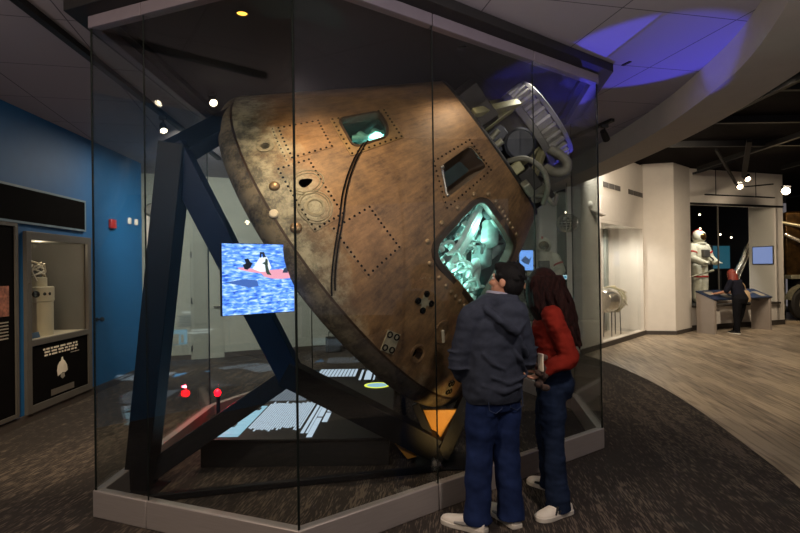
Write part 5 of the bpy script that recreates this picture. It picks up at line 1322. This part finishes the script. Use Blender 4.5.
t = thing('folded_scarf', 'small brown patterned bundle held at the waist of the red sweater', 'scarf', (.955, 3.70, .90))
m = MB()
for k in range(9): m.ell((random.uniform(-.03, .03), random.uniform(-.02, .03), -.02 + .026 * k), (.035, .03, .024), None, 0, 10, 8)
soft(m, 'cloth', K['scarf'], t, .007, 1)
t = thing('phone', 'white phone held against the waist of the red sweater', 'phone', (.945, 3.665, 1.06))
m = MB(); m.box((0, 0, 0), (.012, .06, .12), Matrix.Rotation(.3, 4, 'Z')); m.build('case', K['cream'], t, .004)

# -- person at the far kiosk
O = V((8.30, 13.32, 0))
far = thing('person', 'person with copper red hair in dark top and black trousers leaning over the grey kiosk', 'person', O)
f = V((-.45, .89, 0)).normalized(); r = V((f.y, -f.x, 0)); th = math.atan2(r.y, r.x)
hips = L_(0, -.06, .88); chest = L_(0, .03, 1.22); HC = L_(0, .13, 1.47); HM = rotM(f + V((0, 0, -.4)), (0, 0, 1), HC)
b = MB(); head(b, HM); b.limb([L_(0, .07, 1.31), HC + V((0, 0, -.05))], [.06, .05])
b.loft([(hips, .14, .11, th), (chest, .15, .1, th), (L_(0, .06, 1.31), .1, .08, th)])
arms = [(L_(-.18, .05, 1.28), L_(-.28, .10, 1.05), L_(-.27, .33, 1.0)), (L_(.18, .05, 1.28), L_(.27, .10, 1.04), L_(.2, .33, 1.0))]
for (s_, e_, h_), sd in zip(arms, (-1, 1)): b.limb([s_, e_, h_], [.048, .04, .028]); hand(b, mat_axis(h_, (h_ - e_).normalized()), sd, .25)
legs = [(L_(-.09, -.06, .86), L_(-.07, -.02, .46), L_(-.04, -.02, .09)), (L_(.09, -.06, .86), L_(.12, .0, .46), L_(.07, .10, .09))]
for l in legs: b.limb(l, [.085, .055, .038])
soft(b, 'body', K['skin'], far, .008, 2)
j = MB(); j.loft([(L_(0, -.08, .76), .15, .14, th), (L_(0, -.09, .88), .185, .165, th), (L_(0, -.05, 1.0), .16, .14, th)])
for l in legs: j.limb([l[0], l[0].lerp(l[1], .5), l[1], l[2]], [.115, .105, .08, .062])
soft(j, 'trousers', K['blackcloth'], far, .012, 3)
h = MB(); h.loft([(L_(0, -.06, .93), .17, .15, th), (L_(0, -.02, 1.05), .165, .14, th), (L_(0, .03, 1.2), .185, .14, th), (L_(0, .05, 1.31), .15, .10, th), (L_(0, .07, 1.36), .08, .07, th)])
for s_, e_, h_ in arms: h.limb([s_, s_.lerp(e_, .9)], [.075, .065])
soft(h, 'top', K['navycloth'], far, .012, 3)
hb = MB(); hb.ell((0, -.015, .04), (.09, .10, .092), HM); hb.loft([(HC + V((0, 0, .02)) - f * .03, .105, .105, th), (HC + V((0, 0, -.10)) - f * .04, .125, .11, th), (HC + V((0, 0, -.2)) - f * .07, .135, .09, th), (HC + V((0, 0, -.26)) - f * .09, .11, .06, th)])
soft(hb, 'hair', K['redhair'], far, .01, 2)
for l, dd in zip(legs, (0, .05)):
    hl = l[2] - f * .06; tl = l[2] + f * .19; shoe(far, (hl.x, hl.y), (tl.x, tl.y), 'shoe', 'shoeblack', 'shoeblack')
t = thing('shoulder_bag', 'beige shoulder bag hanging at the side of the copper haired person', 'bag', O + L_(.31, -.02, .0))
m = MB(); m.loft([((0, 0, .78), .13, .05, th - .3), ((0, 0, .85), .15, .065, th - .3), ((.0, 0, 1.0), .12, .055, th - .3), ((-.0, 0, 1.07), .07, .03, th - .3)], 20); m.build('bag_body', K['handbag'], t)
m = MB(); e1 = V((0, 0, 1.05)); m.tube([e1 + r * .04, e1 + up * .14 - r * .03, L_(-.13, .06, 1.36), e1 + up * .12 - r * .09 + f * .08, e1 - r * .05], .012, 8); m.build('strap', K['handbag'], t)

# ---------------------------------------------------------------- light
def light(kind, name, loc, energy, col=(1, 1, 1), aim=None, size=.2, **kw):
    l = bpy.data.lights.new(name, kind); l.energy = energy; l.color = col
    if kind == 'AREA': l.size = size
    elif kind in ('POINT', 'SPOT'): l.shadow_soft_size = size
    for k, v in kw.items(): setattr(l, k, v)
    o = bpy.data.objects.new(name, l); COL.objects.link(o); o.location = loc
    if aim is not None:
        d = V(aim) - V(loc); o.rotation_euler = d.to_track_quat('-Z', 'Y').to_euler()
    return o
world = bpy.data.worlds.new('world'); scene.world = world; world.use_nodes = True
world.node_tree.nodes['Background'].inputs[0].default_value = (.6, .54, .56, 1); world.node_tree.nodes['Background'].inputs[1].default_value = .10
WC = (1, .82, .60)
# lamps in the case ceiling on the capsule
light('SPOT', 'case_lamp', (-.62, 3.42, 3.54), 92, (1, .73, .45), (-.55, 4.55, 1.75), .03, spot_size=math.radians(74), spot_blend=1.0)
light('SPOT', 'case_lamp', (.55, 4.45, 3.5), 15, (1, .78, .55), (.1, 4.7, 1.3), .04, spot_size=math.radians(85), spot_blend=1.0)
light('SPOT', 'case_lamp', (1.35, 4.95, 3.53), 28, (1, .93, .85), (1.15, 5.2, 2.6), .02, spot_size=math.radians(100), spot_blend=.9)
light('SPOT', 'bracket_lamp', (.45, 4.25, .25), 9, (1, .6, .2), (.25, 4.9, .4), .05, spot_size=math.radians(70), spot_blend=.6)
# cabin lights
for p, e in (((1.05, -46, .75), 22), ((.80, -50, .10), 2.0), ((1.20, -44, .12), 1.6), ((.78, -28, .4), 5)):
    light('POINT', 'cabin_lamp', CM @ inh(*p), e, (.45, 1, .88), None, .012)
light('SPOT', 'cabin_lamp', CM @ inh(.98, 22, .10), 14, (.5, 1, .92), CM @ inh(.80, 22, .6), .012, spot_size=math.radians(110), spot_blend=.5)
# deck lights
# room
light('AREA', 'overhead_fill', (-2.2, 1.2, 3.5), 36, (1, .78, .58), (-2.4, 3.6, 0), .2)  # unseen fill lamps added under the ceiling, no fixtures
light('AREA', 'overhead_fill', (1.6, 1.6, 3.5), 52, (1, .86, .78), (1.6, 3.6, 0), .2)
light('SPOT', 'rear_wall_lamp', (-2.76, 6.62, 3.42), 420, (1, .93, .80), (-2.9, 10.6, 1.5), .015, spot_size=math.radians(95), spot_blend=.8)
light('SPOT', 'left_wall_lamp', (-2.55, 3.0, 3.45), 260, (1, .78, .5), (-3.6, 6.2, 0), .015, spot_size=math.radians(58), spot_blend=.9)
light('POINT', 'cabinet_lamp', W0 + wd * 1.1 - wn * .25 + V((0, 0, 2.08)), 3.2, (1, .85, .6), None, .05)
light('SPOT', 'case_floor_lamp', (-1.85, 5.80, 3.46), 90, (1, .86, .68), (-2.0, 6.8, 0), .015, spot_size=math.radians(95), spot_blend=.9)
light('AREA', 'overhead_fill', (-3.2, 8.2, 3.55), 22, (1, .9, .75), (-3.2, 8.2, 0), .15)  # added fill for the floor left of the case
# right hall
light('SPOT', 'passage_fill', (3.9, 10.6, 4.15), 160, (1, .92, .8), (3.7, 12.6, 2.2), .02, spot_size=math.radians(95), spot_blend=.8)  # fill added to brighten the satellites in the passage
light('SPOT', 'hall_lamp', (5.2, 9.2, 4.1), 340, WC, (5.6, 12.6, 2.2), .1, spot_size=math.radians(105), spot_blend=.8)
light('SPOT', 'hall_lamp', (7.25, 11.4, 3.4), 190, WC, (7.3, 14, 1.3), .1, spot_size=math.radians(110), spot_blend=.8)
light('SPOT', 'hall_lamp', (9.2, 12.6, 3.5), 190, WC, (9.8, 15.2, 1.5), .1, spot_size=math.radians(110), spot_blend=.8)
light('SPOT', 'hall_lamp', (5.0, 7.0, 4.1), 160, WC, (5.0, 8.5, 0), .15, spot_size=math.radians(110), spot_blend=.8)
light('SPOT', 'hall_lamp', (8.2, 9.8, 4.1), 140, WC, (7.6, 11, 0), .15, spot_size=math.radians(110), spot_blend=.8)
light('SPOT', 'window_lamp', (5.0, 12.7, 2.65), 60, (1, .95, .85), (4.95, 12.75, 0), .01, spot_size=math.radians(165), spot_blend=.5)
light('SPOT', 'suit_lamp', bp(1.9, .7, 3.5), 110, (1, .95, .85), (9.0, 16.2, 1.6), .08, spot_size=math.radians(80), spot_blend=.6)
light('SPOT', 'lander_lamp', (11.4, 14.6, 3.9), 120, (1, .72, .4), (12.4, 16.6, 1.6), .08, spot_size=math.radians(90), spot_blend=.6)
light('SPOT', 'suit_lamp', (3.3, 11.2, 3.9), 130, (1, .95, .85), (3.3, 12.3, 1.8), .08, spot_size=math.radians(70), spot_blend=.6)
# blue spot from the canopy top on the ceiling, and in the rear of the case
light('SPOT', 'blue_spot', (1.72, 6.35, .32), 520, (.08, .07, 1), (2.2, 4.95, 3.58), .02, spot_size=math.radians(26), spot_blend=.25)
light('SPOT', 'fill_spot', (-.9, -.6, 3.55), 60, (1, .88, .78), (-.7, 1.6, 0), .08, spot_size=math.radians(110), spot_blend=1)  # unseen fill spots added behind the camera for floor and people
light('SPOT', 'fill_spot', (1.3, -.4, 3.55), 60, (1, .88, .78), (1.2, 1.8, 0), .08, spot_size=math.radians(110), spot_blend=1)
light('SPOT', 'upward_fill', (.9, .2, 2.2), 120, (1, .88, .90), (1.5, 3.6, 3.6), .3, spot_size=math.radians(95), spot_blend=1)  # free-floating spots added to brighten the ceiling, no cove there
light('SPOT', 'upward_fill', (-3.2, .8, 2.2), 48, (1, .82, .72), (-3.2, 4.2, 3.6), .3, spot_size=math.radians(95), spot_blend=1)
light('POINT', 'red_glow', (-2.02, 5.90, .46), 2.2, (1, .03, .06), None, .012)

# ---------------------------------------------------------------- render look
vs_ = scene.view_settings
scene.display_settings.display_device = 'sRGB'
vs_.view_transform = 'Standard'; vs_.look = 'None'; vs_.exposure = 0.9; vs_.gamma = 1.0; vs_.use_curve_mapping = False
scene.cycles.transparent_max_bounces = 24
scene.cycles.max_bounces = 8
scene.cycles.sample_clamp_indirect = 6
scene.cycles.use_denoising = True
